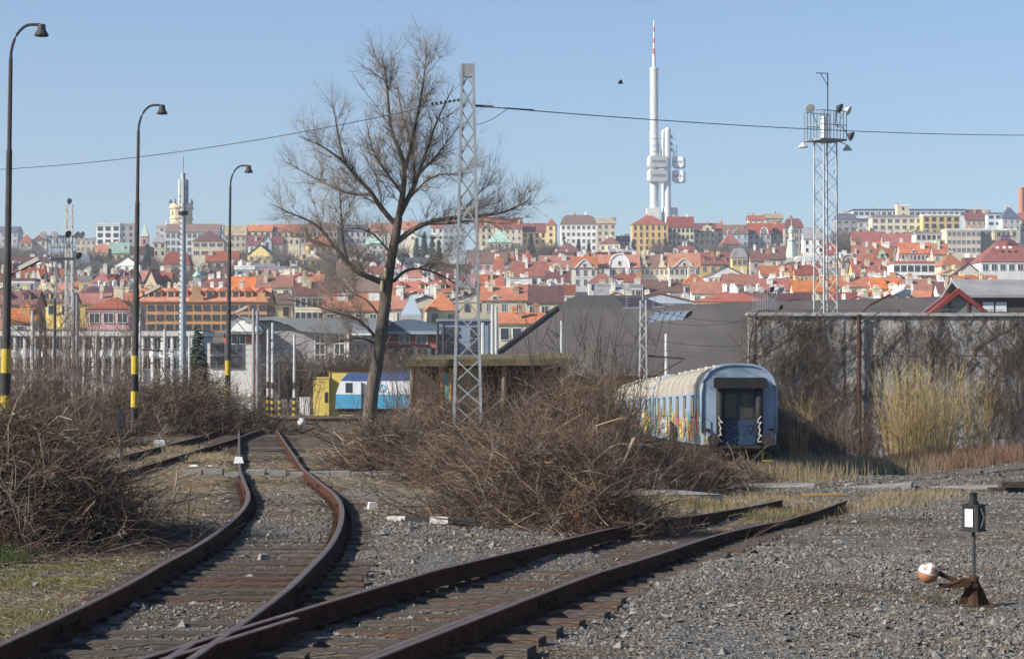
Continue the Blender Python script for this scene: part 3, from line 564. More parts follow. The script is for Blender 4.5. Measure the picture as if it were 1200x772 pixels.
link('crown',segs_to_mesh('crown',[s for s in sg if s[3] in (1,2)],M_barkt,3),e); link('twigs',segs_to_mesh('twigs',[s for s in sg if s[3]==3],M_barkt,3),e)['kind']='stuff'
for (a,b) in (((446,345),(451,337)),((450,322),(455,330))):
    p=pt((a[0]+b[0])/2-1,(a[1]+b[1])/2-6,TD_-.24); MB().lathe([(.03,-.2),(.06,-.1),(.06,.1),(.03,.2)],8).build('pruning_scar',mat('fresh_wood',(.62,.50,.28),.8,.1),e,p)

# ---------------------------------------------------------------- masts, lamps, wires
def lattice(e,w0,w1,h,nb,legr,brr,m=M_steel,name_leg='leg',rect=True,flat=False,shape=1.0):
    for sx in (-1,1):
        for sy in (-1,1):
            MB().tube([(sx*w0/2,sy*w0/2*shape,0),(sx*w1/2,sy*w1/2*shape,h)],legr,4).build(name_leg,m,e)
    zs=[h*(1-(1-i/nb)**1.0) for i in range(nb+1)]; 
    for side in range(4):
        b=MB()
        for i in range(nb):
            za,zb=zs[i],zs[i+1]; wa=w0+(w1-w0)*za/h; wb=w0+(w1-w0)*zb/h
            for fl in ((1,-1) if (flat or i%2==0) else (-1,1))[:2 if flat else 1]:
                p=(-fl*wa/2,-wa/2*shape,za); q=(fl*wb/2,-wb/2*shape,zb)
                if side==2: p=(p[0],-p[1],p[2]); q=(q[0],-q[1],q[2])
                if side in (1,3):
                    s=1 if side==1 else -1; p=(s*wa/2,-fl*wa/2*shape,za); q=(s*wb/2,fl*wb/2*shape,zb)
                b.tube([p,q],brr,4)
        b.build('bracing',m,e)
d=70; x=xpx(548,d); z0=zg(x,d); H=zpx(76,d)-z0
e=empty('lattice_mast',(x,d,z0),'tall grey lattice mast carrying the cross wire right of the tree','mast')
lattice(e,.95,.36,H,17,.062,.026,flat=True,shape=.7); MB().box(-.2,.2,-.16,.16,H-.42,H+.02).build('head_box',M_steel,e)
MB().box(-.7,.7,-.55,.55,-.3,.15).build('footing',M_conc,e)
def insul(b,p,q,n=7,r=.05):
    p=Vector(p);q=Vector(q)
    for i in range(n): c=p.lerp(q,(i+.5)/n); t=(q-p).normalized(); b.tube([c-t*.02,c+t*.02],r,8)
def cable(P,Q,sag,n=14): 
    P=Vector(P);Q=Vector(Q); return [P.lerp(Q,i/n)-Vector((0,0,sag*4*(i/n)*(1-i/n))) for i in range(n+1)]
L0=pt(540,117,70); L1=pt(-60,201,95); b=MB().tube(cable(L0,L1,.5,24),.016,5); insul(b,L0,L0.lerp(L1,.045)); tag(b.build('cross_wire',M_dsteel),'long cable from the left of the sky to the lattice mast','cable')
R0=pt(554,124,70); R1=pt(1290,158,118); b=MB().tube(cable(R0,R1,.35,24),.018,5); insul(b,R0,R0.lerp(R1,.02)); b.tube(cable(R0.lerp(R1,.035),pt(554,147,70),.12,8),.012,4); b.tube([R0.lerp(R1,.03)+Vector((0,0,-.03)),R0.lerp(R1,.06)+Vector((0,0,-.05))],.022,5)
tag(b.build('cross_wire',M_dsteel),'long cable from the lattice mast across the sky to the right','cable')
# street lamps
def lamp_parts(e):
    MB().tube([(0,0,0),(0,0,5.6)],[.135,.125],10).tube([(0,0,5.6),(0,0,8.9)],[.105,.09],10).tube([(0,0,8.9),(0,0,11.6)],[.07,.06],8).build('pole',mat('lamp_pole',(.055,.05,.048),.8,.4,2),e)
    MB().tube([(0,0,11.55)]+[(.62-.62*math.cos(a),0,11.6+1.0*math.sin(a)) for a in [i*math.pi/16 for i in range(9)]]+[(.86,0,12.6)],.045,8).build('arm',M_dsteel,e)
    MB().lathe([(.05,.02),(.12,.0),(.13,-.16),(.22,-.30),(.21,-.34),(.1,-.36)],12,(.92,0,12.6)).build('lamp_shade',mat('lamp_shade_dark',(.05,.05,.05),.5,.2,4),e)
    for i,(a,b) in enumerate(((3.05,2.35),(2.35,1.7),(1.7,1.1),(1.1,.5))): MB().tube([(0,0,b),(0,0,a)],.147,12).build('warning_band',[M_yellow,M_black][i%2],e)
    MB().tube([(.08,0,5.2),(.45,-.05,5.42)],.025,6).build('bracket',M_dsteel,e)
    h=MB().box(-.05,.62,-.14,.14,-.05,.07); o=h.build('floodlight_head',mat('lamp_housing',(.48,.46,.40),.5,.1),e,(.42,-.05,5.42)); o.rotation_euler=(0,R(-27),0)
    MB().box(-.02,.60,-.12,.12,-.065,-.052).build('lens',M_dsteel,o)
for px,d,lab in ((6,63,'tall dark street lamp at the far left edge'),(157.5,82,'middle one of three tall street lamps on the left'),(266.5,106,'farthest and shortest looking of the three street lamps on the left')):
    x=xpx(px,d); e=empty('street_lamp',(x,d,zg(x,d)),lab,'street lamp','street lamps on the left'); s=(CZ+10.55-zg(x,d))/12.62
    lamp_parts(e); e.scale=(1,1,s); e.rotation_euler=(0,R(.6),0)
# mobile phone mast
M_pwhite=mat('antenna_grey',(.52,.54,.55),.6,.1)
d=115; x=xpx(214,d); z0=zg(x,d); H=zpx(203,d)-z0; e=empty('antenna_mast',(x,d,z0),'slender grey phone mast with white antennas between the street lamps','antenna mast')
MB().tube([(0,0,0),(0,0,H)],[.22,.13],12).build('pole',mat('mast_grey',(.36,.40,.42),.6,.15,2),e)
b=MB()
for i in range(40): b.box(-.27+i*.002,-.22+i*.002,-.2,.2,1+i*(H-2)/40,1.05+i*(H-2)/40)
b.build('climbing_rungs',M_steel,e)
for a in range(3):
    an=R(30+120*a); MB().box(-.07,.07,-.05,.05,H-1.7,H-.35).build('antenna_panel',M_pwhite,e,(math.cos(an)*.24,math.sin(an)*.24,0),rz=an+math.pi/2)
    MB().tube([(0,0,H-1.5),(math.cos(an)*.24,math.sin(an)*.24,H-1.5)],.04,5).tube([(0,0,H-.8),(math.cos(an)*.24,math.sin(an)*.24,H-.8)],.04,5).build('antenna_bracket',M_steel,e)
MB().tube([(0,0,H),(0,0,H+.9)],.03,5).build('lightning_rod',M_steel,e); MB().lathe([(.26,H-2.3),(.28,H-2.2),(.28,H-2.15),(.24,H-2.1)],12).build('ring',M_dsteel,e)
# floodlight towers
def flood_tower(px,d,ytop,w,label,yw=0,nb=22,frame=True,lamps=6,mast=True):
    x=xpx(px,d); z0=min(zg(x,d),zh(x,d)) if d>250 else zg(x,d); H=zpx(ytop,d)-z0; e=empty('floodlight_tower',(x,d,z0),label,'floodlight tower',rz=R(yw))
    lattice(e,w,w*.92,H,nb,.055*w/1.1,.026*w/1.1,mat('tower_paint',(.44,.45,.455),.6,.15,2))
    k=w/1.1; MB().box(-1.0*k,1.0*k,-.9*k,.9*k,H,H+.12*k).build('platform',M_steel,e)
    b=MB()
    for i in range(9):
        xx=-1.0*k+2.0*k*i/8
        for yy in (-.9*k,.9*k): b.tube([(xx,yy,H),(xx,yy,H+1.9*k)],.028*k,4)
    for zz in (1.0,1.9):
        b.tube([(-1*k,-.9*k,H+zz*k),(1*k,-.9*k,H+zz*k),(1*k,.9*k,H+zz*k),(-1*k,.9*k,H+zz*k),(-1*k,-.9*k,H+zz*k)],.032*k,4)
    b.build('railing',M_steel,e)
    for i in range(lamps):
        sx,zz,sy=[(-1.45,2.1,-.3),(.2,2.15,-.9),(1.4,2.15,-.2),(-1.75,-.15,0),(1.75,-.15,0),(1.05,.4,-.95),(-.6,2.1,-.9),(.9,2.1,-.9)][i]
        up=zz>0; o=MB().lathe([(.07,0),(.13,.06),(.29,.26),(.32,.30),(.31,.33),(.05,.34)],14).build('floodlight',[mat('flood_housing',(.50,.50,.49),.45,.2,3),M_dsteel][i in (1,5)],e,(sx*k,sy*k,H+zz*k)); o.scale=(k,k,k); o.rotation_euler=(R(115),R(0),R(-30 if sx<0 else 35)) if up else (math.pi,0,0)
        MB().tube([(sx*k,sy*k,H+zz*k),(sx*k*.55,sy*k,H+(.9 if up else .1)*k)],.035*k,5).build('lamp_bracket',M_steel,e)
    if mast: MB().tube([(.2*k,0,H),(.2*k,0,H+4.4*k)],.04*k,5).tube([(-.75*k,0,H+4.35*k),(.2*k,0,H+4.4*k)],.035*k,4).tube([(-.35*k,0,H+4.35*k),(.2*k,0,H+3.6*k)],.025*k,4).build('gantry',M_dsteel,e); MB().box(-.25*k,.1*k,-.2*k,.2*k,H+.1*k,H+1.6*k).build('control_box',M_white,e)
flood_tower(968,140,166,1.15,'tall white lattice floodlight tower behind the wall on the right',yw=28)
flood_tower(72,175,304,1.12,'squat floodlight tower crowded with lamps at far left',yw=20,nb=12,lamps=8,mast=False)
flood_tower(897,185,364,1.0,'small floodlight tower just showing above the wall',yw=10,nb=8,lamps=8,mast=False)
d=420; x=xpx(80.5,d); z0=zh(x,d); H=zpx(240,d)-z0; e=empty('lattice_pylon',(x,d,z0),'tall narrow pale lattice pylon with a ball on top at far left','pylon')
lattice(e,1.3,1.1,H,16,.16,.09,mat('pylon_paint',(.55,.53,.48),.7,.1)); MB().lathe([(.05,0),(.5,.6),(.5,1.0),(.1,1.4)],10,(0,0,H)).build('ball_lamp',M_dsteel,e)
# catenary masts and poles in the yard
def pole(px,d,ytop,r,label,m=M_steel,band=False,arm=0,twin=0):
    x=xpx(px,d); z0=zg(x,d); H=zpx(ytop,d)-z0; e=empty('catenary_pole',(x,d,z0),label,'pole','poles of the yard')
    MB().tube([(0,0,-.1),(0,0,H)],[r,r*.85],8).build('pole',m,e)
    if twin: MB().tube([(twin,0,-.1),(twin,0,H*.985)],[r,r*.85],8).build('pole',m,e)
    if band:
        for i in range(6): MB().tube([(0,0,.25*i),(0,0,.25*i+.25)],r*1.12,8).build('warning_band',[M_yellow,M_black][i%2],e)
        MB().tube([(0,0,2.2),(0,0,2.7)],r*1.1,8).build('dark_band',M_dsteel,e)
    if arm:
        s=1 if arm>0 else -1; a=abs(arm); b=MB().tube([(0,0,H*.86),(s*a,0,H*.93)],.035,5).tube([(0,0,H*.70),(s*a,0,H*.90)],.03,5).tube([(s*a*.4,0,H*.74),(s*a*1.15,0,H*.80)],.025,5); insul(b,(s*.15,0,H*.705),(s*.6,0,H*.76),5,.07); insul(b,(s*.15,0,H*.862),(s*.6,0,H*.875),5,.07); b.build('cantilever',M_dsteel,e)
M_pw=mat('pole_white',(.46,.47,.475),.6,.15,2)
for a in [(38,125,364,.13,'concrete pole right of the first street lamp',mat('pole_conc',(.42,.41,.39),.9,.2,2),0,-1.6,0),(64,140,350,.10,'thin dark pole with cross arms below the lamp cluster',M_dsteel,0,1.2,0),
 (86,132,344,.14,'twin grey pole left of the pink house',M_steel,0,0,.22),(113,150,392,.11,'short white pole below the pink house',M_pw,0,0,0),(164,150,372,.10,'pole right behind the middle street lamp',M_pw,0,-1.0,0),(193,150,386,.13,'white pole left of the phone mast',M_pw,0,-1.2,0),
 (222,152,392,.10,'white pole right of the phone mast',M_pw,0,0,0),(297,150,362,.13,'twin pole in front of the red flats corner',M_steel,0,-1.3,.3),(314,165,386,.11,'left one of two white poles with black and yellow feet',M_pw,1,1.0,0),(319.5,168,378,.13,'right one of two white poles with black and yellow feet',M_pw,1,1.4,0),
 (345,168,392,.13,'white pole with black and yellow foot left of the white cabinet',M_pw,1,1.2,0),(328,172,424,.12,'short dark post with black and yellow foot',M_dsteel,1,0,0),(577,120,357,.11,'twin white pole right of the lattice mast',M_pw,0,0,.22),(566,122,378,.13,'white pole just right of the lattice mast foot',M_pw,0,0,0),
 (513,120,378,.10,'thin dark pole left of the lattice mast',M_dsteel,0,1.0,0),(781,150,391,.16,'short white pole above the second coach',M_pw,0,0,0),(658,140,376,.10,'thin white pole in front of the grey roof',M_pw,0,-1.0,0),(520,118,380,.10,'second thin dark pole left of the lattice mast',M_dsteel,0,0,0)]:
    pole(a[0],a[1],a[2],a[3],a[4],a[5],a[6],a[7],a[8])
def lat_pole(px,d,ytop,w,label,m=M_steel,T=0):
    x=xpx(px,d); z0=zg(x,d); H=zpx(ytop,d)-z0; e=empty('lattice_pole',(x,d,z0),label,'mast'); lattice(e,w*1.25,w*.8,H,14,.05,.03,m)
    if T:
        b=MB().tube([(-T*.9,0,H-.5),(T,0,H-.4)],.06,5); 
        for q in (-.7,.15,.5): insul(b,(q*T,0,H-.4),(q*T,0,H+.25),4,.09)
        b.build('cross_arm',M_steel,e); b=MB().tube([(.2,0,H*.62),(2.6,0,H*.60)],.045,5).tube([(.2,0,H*.45),(2.4,0,H*.585)],.035,5); insul(b,(.3,0,H*.62),(.8,0,H*.615),5,.08); b.build('cantilever',M_rust,e); MB().tube([(0,0,H),(0,0,H+.9)],.05,5).build('tip',M_steel,e)
lat_pole(753.5,130,352,.42,'white lattice catenary mast rising above the second coach',M_pw,1.4); lat_pole(50,128,375,.35,'dark lattice post between the left concrete pole and the lamp cluster',M_dsteel)
lat_pole(162.5,155,362,.30,'thin lattice mast hidden behind the middle street lamp',M_pw,.9)
def wire(a,b,sag,label,r=.02,sub=None):
    o=MB().tube(cable(pt(*a),pt(*b),sag,16),r,4); 
    tag(o.build('overhead_wire',M_dsteel),label,'wire')
wire((-40,392,150),(300,392,160),.3,'upper overhead wire across the office front at left'); wire((-40,402,140),(345,408,168),.3,'middle overhead wire across the office front at left'); wire((-40,418,130),(345,425,168),.2,'lower overhead wire across the office front at left')
wire((297,389,150),(566,400,122),.3,'overhead wire behind the tree trunk'); wire((753,360,130),(900,372,185),.6,'upper overhead wire right of the white catenary mast'); wire((753,372,130),(897,366,185),.8,'second overhead wire right of the white catenary mast'); wire((658,388,140),(870,412,120),.5,'overhead wire in front of the big grey roof'); wire((753,395,130),(880,404,150),.3,'lower overhead wire in front of the big grey roof',.018)
# ---------------------------------------------------------------- passenger coaches
M_blue=mat('coach_blue',(.185,.25,.34),.6,0,1.6,col2=(.28,.35,.45)); M_croof=mat('coach_roof',(.27,.245,.20),.85,0,.6,col2=(.38,.35,.29),stretch=(1,2.5,1)); M_cbeige=mat('coach_beige',(.45,.42,.36),.8,.2,2)
M_rubber=mat('gangway_rubber',(.014,.014,.015),.7,.2,5); M_under=mat('underframe',(.03,.026,.024),.9,.4,3)
def section():
    P=[(-1.40,1.02),(-1.41,1.5),(-1.41,2.95)]
    for i in range(0,13):
        a=math.pi*i/12; ca,sa=math.cos(math.pi-a),math.sin(math.pi-a); n=.72
        P.append((1.41*math.copysign(abs(ca)**n,ca),3.0+1.05*abs(sa)**.85))
    P+= [(1.41,2.95),(1.41,1.5),(1.40,1.02)]
    return P
def graffiti(e,L,seed,z0=1.05,z1=2.5,y0=.3):
    g=random.Random(seed); cols=[(.55,.06,.04),(.70,.62,.05),(.62,.62,.60),(.04,.05,.06),(.08,.34,.12),(.60,.22,.05),(.10,.45,.50),(.55,.30,.42)]
    ms=[mat('spray_%d'%i,c,.6,.1,5) for i,c in enumerate(cols)]; b=MB(); y=y0; x=-1.4135; k=0
    while y<L-1:
        w=g.uniform(.5,1.1); h=g.uniform(.55,1.0)*(z1-z0); m=g.randrange(8); zc=z0+h/2+g.uniform(0,.15)
        n=11; pts=[]
        for i in range(n):
            a=2*math.pi*i/n; rr=g.uniform(.7,1.1); pts.append((x-.003*(k%5)-.002,y+w/2+w*.55*rr*math.cos(a),zc+h*.5*rr*math.sin(a)))
        b.poly(pts,m); 
        for q in range(4):
            yy=y+g.uniform(0,w); zz=zc+g.uniform(-.4,.4)*h; mm=g.randrange(8); pl=[(x-.02-.001*q,yy+g.uniform(-.25,.25),zz+g.uniform(-.3,.3)) for _ in range(5)]
            for p,r_ in zip(pl[:-1],pl[1:]):
                dy,dz=r_[1]-p[1],r_[2]-p[2]; ln=math.hypot(dy,dz)+1e-6; ny,nz=-dz/ln*.035,dy/ln*.035
                b.poly([(p[0],p[1]+ny,p[2]+nz),(p[0],r_[1]+ny,r_[2]+nz),(p[0],r_[1]-ny,r_[2]-nz),(p[0],p[1]-ny,p[2]-nz)],mm)
        y+=w*.72; k+=1
    tag(b.build('graffiti',ms,e),kind='stuff')
def coach(loc,pitch,yaw,label,seed,front=True):
    e=empty('passenger_coach',loc,label,'railway coach'); e.rotation_euler=(pitch,0,yaw); L=24.3; S=section(); n=len(S)
    b=MB(); i0=0; b.v=[(x,0.0,z) for x,z in S]+[(x,L,z) for x,z in S]
    for k in range(n-1): b.f.append((k,n+k,n+k+1,k+1)); b.m.append(1 if 3<=k<=13 else (2 if k in (0,n-2) and False else 0))
    b.f.append(tuple(range(n))); b.m.append(0); b.f.append(tuple(range(n,2*n))[::-1]); b.m.append(0); b.f.append((0,n-1,2*n-1,n)); b.m.append(0)
    b.build('body',[M_blue,M_croof],e)
    # rim around the end, roof ribs and vents
    r=MB().tube([(x*1.0,-.012,z) for x,z in S[1:-1]],.055,6); r.build('end_rim',M_blue,e,smooth=True)
    for k in range(1,9): MB().tube([(x*1.004,k*L/9,z+.004) for x,z in S[3:15]],.022,4).build('roof_rib',M_croof,e)
    for k in range(7): MB().box(-.5,-.14,.9+k*3.2,1.5+k*3.2,3.98,4.13).build('roof_vent',mat('vent_pale',(.5,.48,.43),.8,.1),e); 
    for k in range(5): MB().box(.10,.5,1.9+k*4.2,2.5+k*4.2,3.98,4.12).build('roof_vent',mat('vent_pale',(.5,.48,.43),.8,.1),e)
    MB().box(-1.405,-.72,-.014,-.004,1.04,1.38).build('buffer_panel',M_cbeige,e); MB().box(.72,1.405,-.014,-.004,1.04,1.38).build('buffer_panel',M_cbeige,e)
    # gangway
    g=MB().box(-.92,.92,-.48,-.02,3.18,3.56).box(-1.0,1.0,-.56,-.40,3.16,3.52); g.build('gangway_hood',M_rubber,e)
    for s in (-1,1):
        MB().tube([(s*.74,-.22,.95),(s*.74,-.22,3.28)],.145,10).build('rubber_roll',M_rubber,e,smooth=True)
        MB().tube([(s*1.02,-.0,1.22),(s*1.02,-.42,1.22)],.09,8).lathe([(.01,0)],3).tube([(s*1.02,-.42,1.22),(s*1.02,-.47,1.22)],.23,14).build('buffer',M_under,e)
        MB().lathe([(.09,-.05),(.10,0),(.07,.03)],12,(0,0,0)).build('tail_lamp',mat('lamp_red',(.10,.02,.02),.3,.2),e,(s*1.22,-.05,1.62))
        b=MB().tube([(s*1.30,-.05,1.1),(s*1.30,-.12,1.1),(s*1.30,-.12,2.05),(s*1.30,-.02,2.05)],.018,6); b.build('handrail',M_dsteel,e)
    MB().tube([(-.74,-.22,3.3),(.74,-.22,3.3)],.14,10).build('rubber_roll',M_rubber,e,smooth=True)
    dr=MB().box(-.6,.6,-.035,-.006,1.02,3.2).build('end_door',mat('door_dark',(.03,.035,.045),.6,.3,3),e); 
    for s in (-1,1): MB().box(s*.32-.2,s*.32+.2,-.05,-.037,2.05,2.95).build('door_pane',mat('pane_dark',(.045,.045,.04),.2,.2,3),dr)
    MB().box(-.6,.6,-.06,-.037,1.02,1.95).build('door_lower_panel',mat('door_blue',(.02,.045,.09),.6,.4,3),dr)
    MB().box(-.75,.75,-.46,-.04,.90,1.0).tube([(0,-.5,.95),(0,-.1,.95)],.07,8).tube([(0,-.35,.95),(0,-.42,.45)],.05,6).build('coupling',M_under,e)
    MB().box(-1.25,1.25,.02,L-.02,.78,1.018).box(-1.0,1.0,7,17,.35,.78).build('underframe',M_under,e)
    for yb in (3.2,L-3.2):
        bo=MB().box(-1.1,1.1,yb-1.6,yb+1.6,.35,.75).build('bogie',M_under,e)
        for yy in (yb-1.25,yb+1.25):
            for s in (-1,1): MB().tube([(s*.68,yy,.46),(s*.82,yy,.46)],.46,18).build('wheel',M_under,bo)
    MB().box(.85,1.25,-.15,.15,.42,.46).box(.85,.9,-.1,.1,.46,.8).build('footstep',M_yellow,e)
    for k in range(6):
        y=3.0+k*3.5; w=MB().box(-1.432,-1.412,y,y+1.25,2.02,2.92,0).box(-1.438,-1.430,y+.07,y+1.18,2.08,2.86,1); w.build('side_window',[mat('win_rubber',(.03,.03,.03),.6,.1),mat('side_glass',(.03,.06,.07),.12,.2,2)],e)
    for y in (.7,L-1.6): 
        q=MB().box(-1.43,-1.413,y,y+.85,1.05,2.95).build('side_door',mat('door_greenish',(.05,.16,.17),.6,.3,2),e); MB().box(-1.445,-1.432,y+.22,y+.64,2.1,2.8).build('pane',M_glass,q)
    if seed: graffiti(e,L,seed)
    if front:
        wt=mat('tag_white',(.72,.72,.72),.6,0)
        for s in (-1,1):
            pts=[]; 
            for i in range(46):
                t=i/45; pts.append((s*.74+.085*math.sin(t*25+s)*(.6+.4*math.sin(t*9)),-.372,1.10+.95*t+.06*math.cos(t*25)))
            MB().tube(pts,.017,4).build('sprayed_tag',wt,e)
        b=MB(); g=random.Random(4)
        for i in range(16):
            x0,z0=g.uniform(-.55,.5),g.uniform(1.1,1.85); pl=[(x0+g.uniform(-.2,.2),-.064-.0005*i,z0+g.uniform(-.2,.2)) for _ in range(4)]; b.tube(pl,.012,3,m=i%3)
        b.build('sprayed_scrawl',[mat('scrawl_grey',(.16,.18,.2),.7,0),mat('scrawl_teal',(.03,.12,.13),.7,0),mat('scrawl_black',(.01,.01,.01),.7,0)],e)
    return e
d=79; xc=xpx(866,d); zc=zpx(553,d); PITCH=-.018
coach((xc,d,zc),PITCH,R(.4),'faded blue passenger coach with graffiti facing the camera',31)
xb=xc-math.sin(R(.4))*24.9; coach((xb,d+24.9,zc+24.9*math.tan(PITCH)),PITCH,R(1.5),'second blue coach coupled behind the graffiti coach',37,False)
c=[np.array([[xc+.15*(k/9),60+8*k] for k in range(10)])]

# ---------------------------------------------------------------- concrete wall with creepers
DW=92; x0=10.55; x1=34.0; zt=zpx(367,DW)
M_wall=mat('stained_concrete',(.085,.08,.077),.95,0,2.6,col2=(.40,.39,.375),bump=.6,bscale=9,detail=14,stretch=(1,1,.5),thr=(.40,.58))
e=empty('concrete_wall',(x0,DW,-2.6),'tall grey concrete wall overgrown with dead creepers at right','wall'); zb=-2.6
n=6; pw=(x1-x0)/n; hs=[0,1.75,3.55,5.35,zt+2.6-.12]
for i in range(n):
    for j in range(4): MB().box(.03,pw-.03,random.uniform(-.015,.015),.22,hs[j]+.012,hs[j+1]-.012).build('panel',M_wall,e,(i*pw,0,0))
for i in range(n+1): MB().box(-.14,.14,-.035,.27,0,zt+2.6-.13).build('post',M_wall,e,(i*pw,0,0))
MB().box(0,x1-x0,.09,.2,0,zt+2.6-.14).build('core',M_wall,e)
for i in range(12): q=(x1-x0+.4)/12; j_=random.uniform(-.018,.018); MB().box(.012,q-.012,-.14+j_*.5,.36,-.12,.02).build('coping',mat('coping_pale',(.34,.345,.335),.9,.25,1.5),e,(-.2+i*q,0,zt+2.6+j_))
MB().box(-.1,x1-x0,-.25,-.08,.55,.78).build('ledge',M_conc,e)
xp=xpx(1006,DW)-x0; MB().tube([(xp,-.2,1.0),(xp,-.2,zt+2.55)],.085,8).build('downpipe',M_rust,e)
# dead creepers clinging to the wall in hanging curtains
g=np.random.default_rng(77); cen=[]; 
def creep(n,seed,rad,L,m,down,off):
    g=np.random.default_rng(seed); X=[];Z=[]
    while len(X)<n:
        xx=g.uniform(x0-.5,x1,n); zz=g.uniform(-1.2,zt,n); q=vnoise(xx*1.0,zz*.3,1.1,4)*.5+vnoise(xx,zz*.7,.4,5)*.5; ed=np.exp(-np.abs(xx-x0)/1.6)*.35
        k=g.random(n)<np.clip((q+ed-.45)*3.6,.20,1); X+=list(xx[k]); Z+=list(zz[k])
    X=np.array(X[:n]);Z=np.array(Z[:n]); k=4; t=np.linspace(0,1,k); P=np.zeros((n,k,3)); ln=g.uniform(*L,n); dx=g.normal(0,.6,n); up=np.where(g.random(n)<down,-1,1); dep=g.uniform(.02,off,n)*np.where(np.abs(X-x0)<2,2.2,1)
    for i,tt in enumerate(t):
        P[:,i,0]=X+dx*ln*tt+g.normal(0,.05,n); P[:,i,1]=DW-.03-dep-g.uniform(0,.08,n)*tt; P[:,i,2]=np.minimum(Z+up*ln*tt*(.9-.2*tt),zt+.15)
    return tubes_mesh('creeper',P,g.uniform(*rad,n)[:,None]*np.linspace(1.1,.5,k)[None],m)
for i,(n_,r_,L_,m_,dn,of) in enumerate(((8500,(.0025,.007),(.2,1.2),M_creep,.75,.18),(5500,(.0025,.007),(.2,1.0),M_twig,.7,.3),(260,(.014,.03),(1.0,2.8),M_creep,.2,.08))):
    o=link('dead_creeper',creep(n_,200+i,r_,L_,m_,dn,of),e,(-x0,-DW,2.6)); o['kind']='stuff'
lv=np.random.default_rng(5); 
# bracket lamp over the wall
x=xpx(1009,DW+3); e=empty('arm_lamp',(x,DW+3,zg(x,DW+3)),'lamp with long curved arm reaching up behind the wall','lamp'); b0=e.location
pts=[Vector((0,0,0)),pt(1009,380,DW+3)-b0,pt(1011,366,DW+3)-b0,pt(1020,357,DW+3)-b0,pt(1034,350,DW+3)-b0,pt(1046,344,DW+3)-b0]
MB().tube(pts,.05,6).build('pole',M_rust,e)
for k,(px,py) in enumerate(((1053,341),(1060,344))):
    o=MB().lathe([(.05,-.42),(.14,-.3),(.17,0),(.14,.3),(.05,.42)],10).build('lamp_head',M_white,e,pt(px,py,DW+3)-b0+Vector((0,.2*k,0))); o.rotation_euler=(0,R(65),0); o.scale=(1,1,.9)

# ---------------------------------------------------------------- derelict shed behind the brush
d=88; x=xpx(572,d); z0=zg(x,d); e=empty('derelict_shed',(x,d,z0),'low derelict shed with mossy flat roof behind the brush','shed'); s=d/F; e.scale=(1,1,1.1)
MB().hexa([(-3.5,-.6,2.75),(3.6,-.6,2.8),(3.6,3.2,3.05),(-3.5,3.2,2.95),(-3.5,-.6,3.0),(3.6,-.6,3.05),(3.6,3.2,3.3),(-3.5,3.2,3.2)]).build('roof',mat('mossy_roof',(.065,.055,.035),.95,0,1.5,col2=(.16,.13,.06),bump=.6),e)
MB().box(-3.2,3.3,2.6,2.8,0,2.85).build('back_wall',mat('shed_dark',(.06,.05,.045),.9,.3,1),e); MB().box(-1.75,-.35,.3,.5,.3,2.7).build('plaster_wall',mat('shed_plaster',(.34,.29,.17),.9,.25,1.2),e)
MB().box(-2.0,-1.92,-.1,.1,.6,2.7).box(-1.62,-1.55,-.1,.1,.6,2.7).build('orange_frame',mat('orange_frame',(.60,.25,.05),.7,.2,2),e); MB().box(-1.92,-1.62,-.05,.0,1.2,2.5).build('turquoise_panel',mat('turq',(.10,.36,.32),.6,.3,3),e)
for xx in (.65,3.1,-3.2): MB().tube([(xx,-.2,0),(xx+.04,-.2,2.75)],.11,7).build('post',mat('shed_post',(.20,.16,.10),.9,.2,2),e)
for xx in (-2.45,-2.05): MB().tube([(xx-.25,-.5,.2),(xx-.25,-.5,1.5),(xx-.1,-.5,1.75),(xx+.1,-.5,1.75),(xx+.2,-.5,1.5),(xx+.2,-.5,.9)],.07,7).build('bent_pipe',M_black,e)
MB().box(.7,3.2,.0,1.5,.9,1.15).build('bench',mat('shed_beam',(.24,.21,.15),.9,.3,2),e)
xs=rng.normal(x-.7,1.3,260); ys_=rng.normal(d-.9,.5,260); stones('rubble',xs,ys_,rng.lognormal(math.log(.14),.4,260),'yellowish rubble heap at the foot of the derelict shed',[mat('rubble_yellow',(.42,.36,.24),.9,.2,4),SM[3],SM[4]])

# ---------------------------------------------------------------- generic building helpers
_wm={}
def window_mesh(w,h,fr='f',mull=1,key=''):
    k=(round(w,1),round(h,1),fr,mull)
    if k in _wm: return _wm[k]
    w,h=k[0],k[1]; b=MB(); t=.09 if w<2.2 else .12
    b.box(-w/2,w/2,-.03,.02,-h/2,h/2,1)
    b.box(-w/2-t,-w/2,-.07,.02,-h/2-t,h/2+t).box(w/2,w/2+t,-.07,.02,-h/2-t,h/2+t).box(-w/2,w/2,-.07,.02,h/2,h/2+t).box(-w/2-.1,w/2+.1,-.14,.02,-h/2-t,-h/2)
    for i in range(mull): xx=-w/2+w*(i+1)/(mull+1); b.box(xx-.04,xx+.04,-.06,-.03,-h/2,h/2)
    _wm[k]=b.mesh('window',[{'f':M_frame,'d':mat('frame_dark',(.12,.10,.09),.7,.1),'s':mat('frame_stone',(.48,.44,.36),.8,.1)}[fr],M_glass]); return _wm[k]
def chim(roof,x,y,z,w=.8,dp=.8,h=1.8,m='white'):
    b=MB().box(x-w/2,x+w/2,y-dp/2,y+dp/2,z-1.0,z+h).box(x-w/2-.1,x+w/2+.1,y-dp/2-.1,y+dp/2+.1,z+h,z+h+.18)
    for q in (-.25,.25): b.tube([(x+q*w,y,z+h+.15),(x+q*w,y,z+h+.5)],.12,6)
    return b.build('chimney',wmat(m),roof)
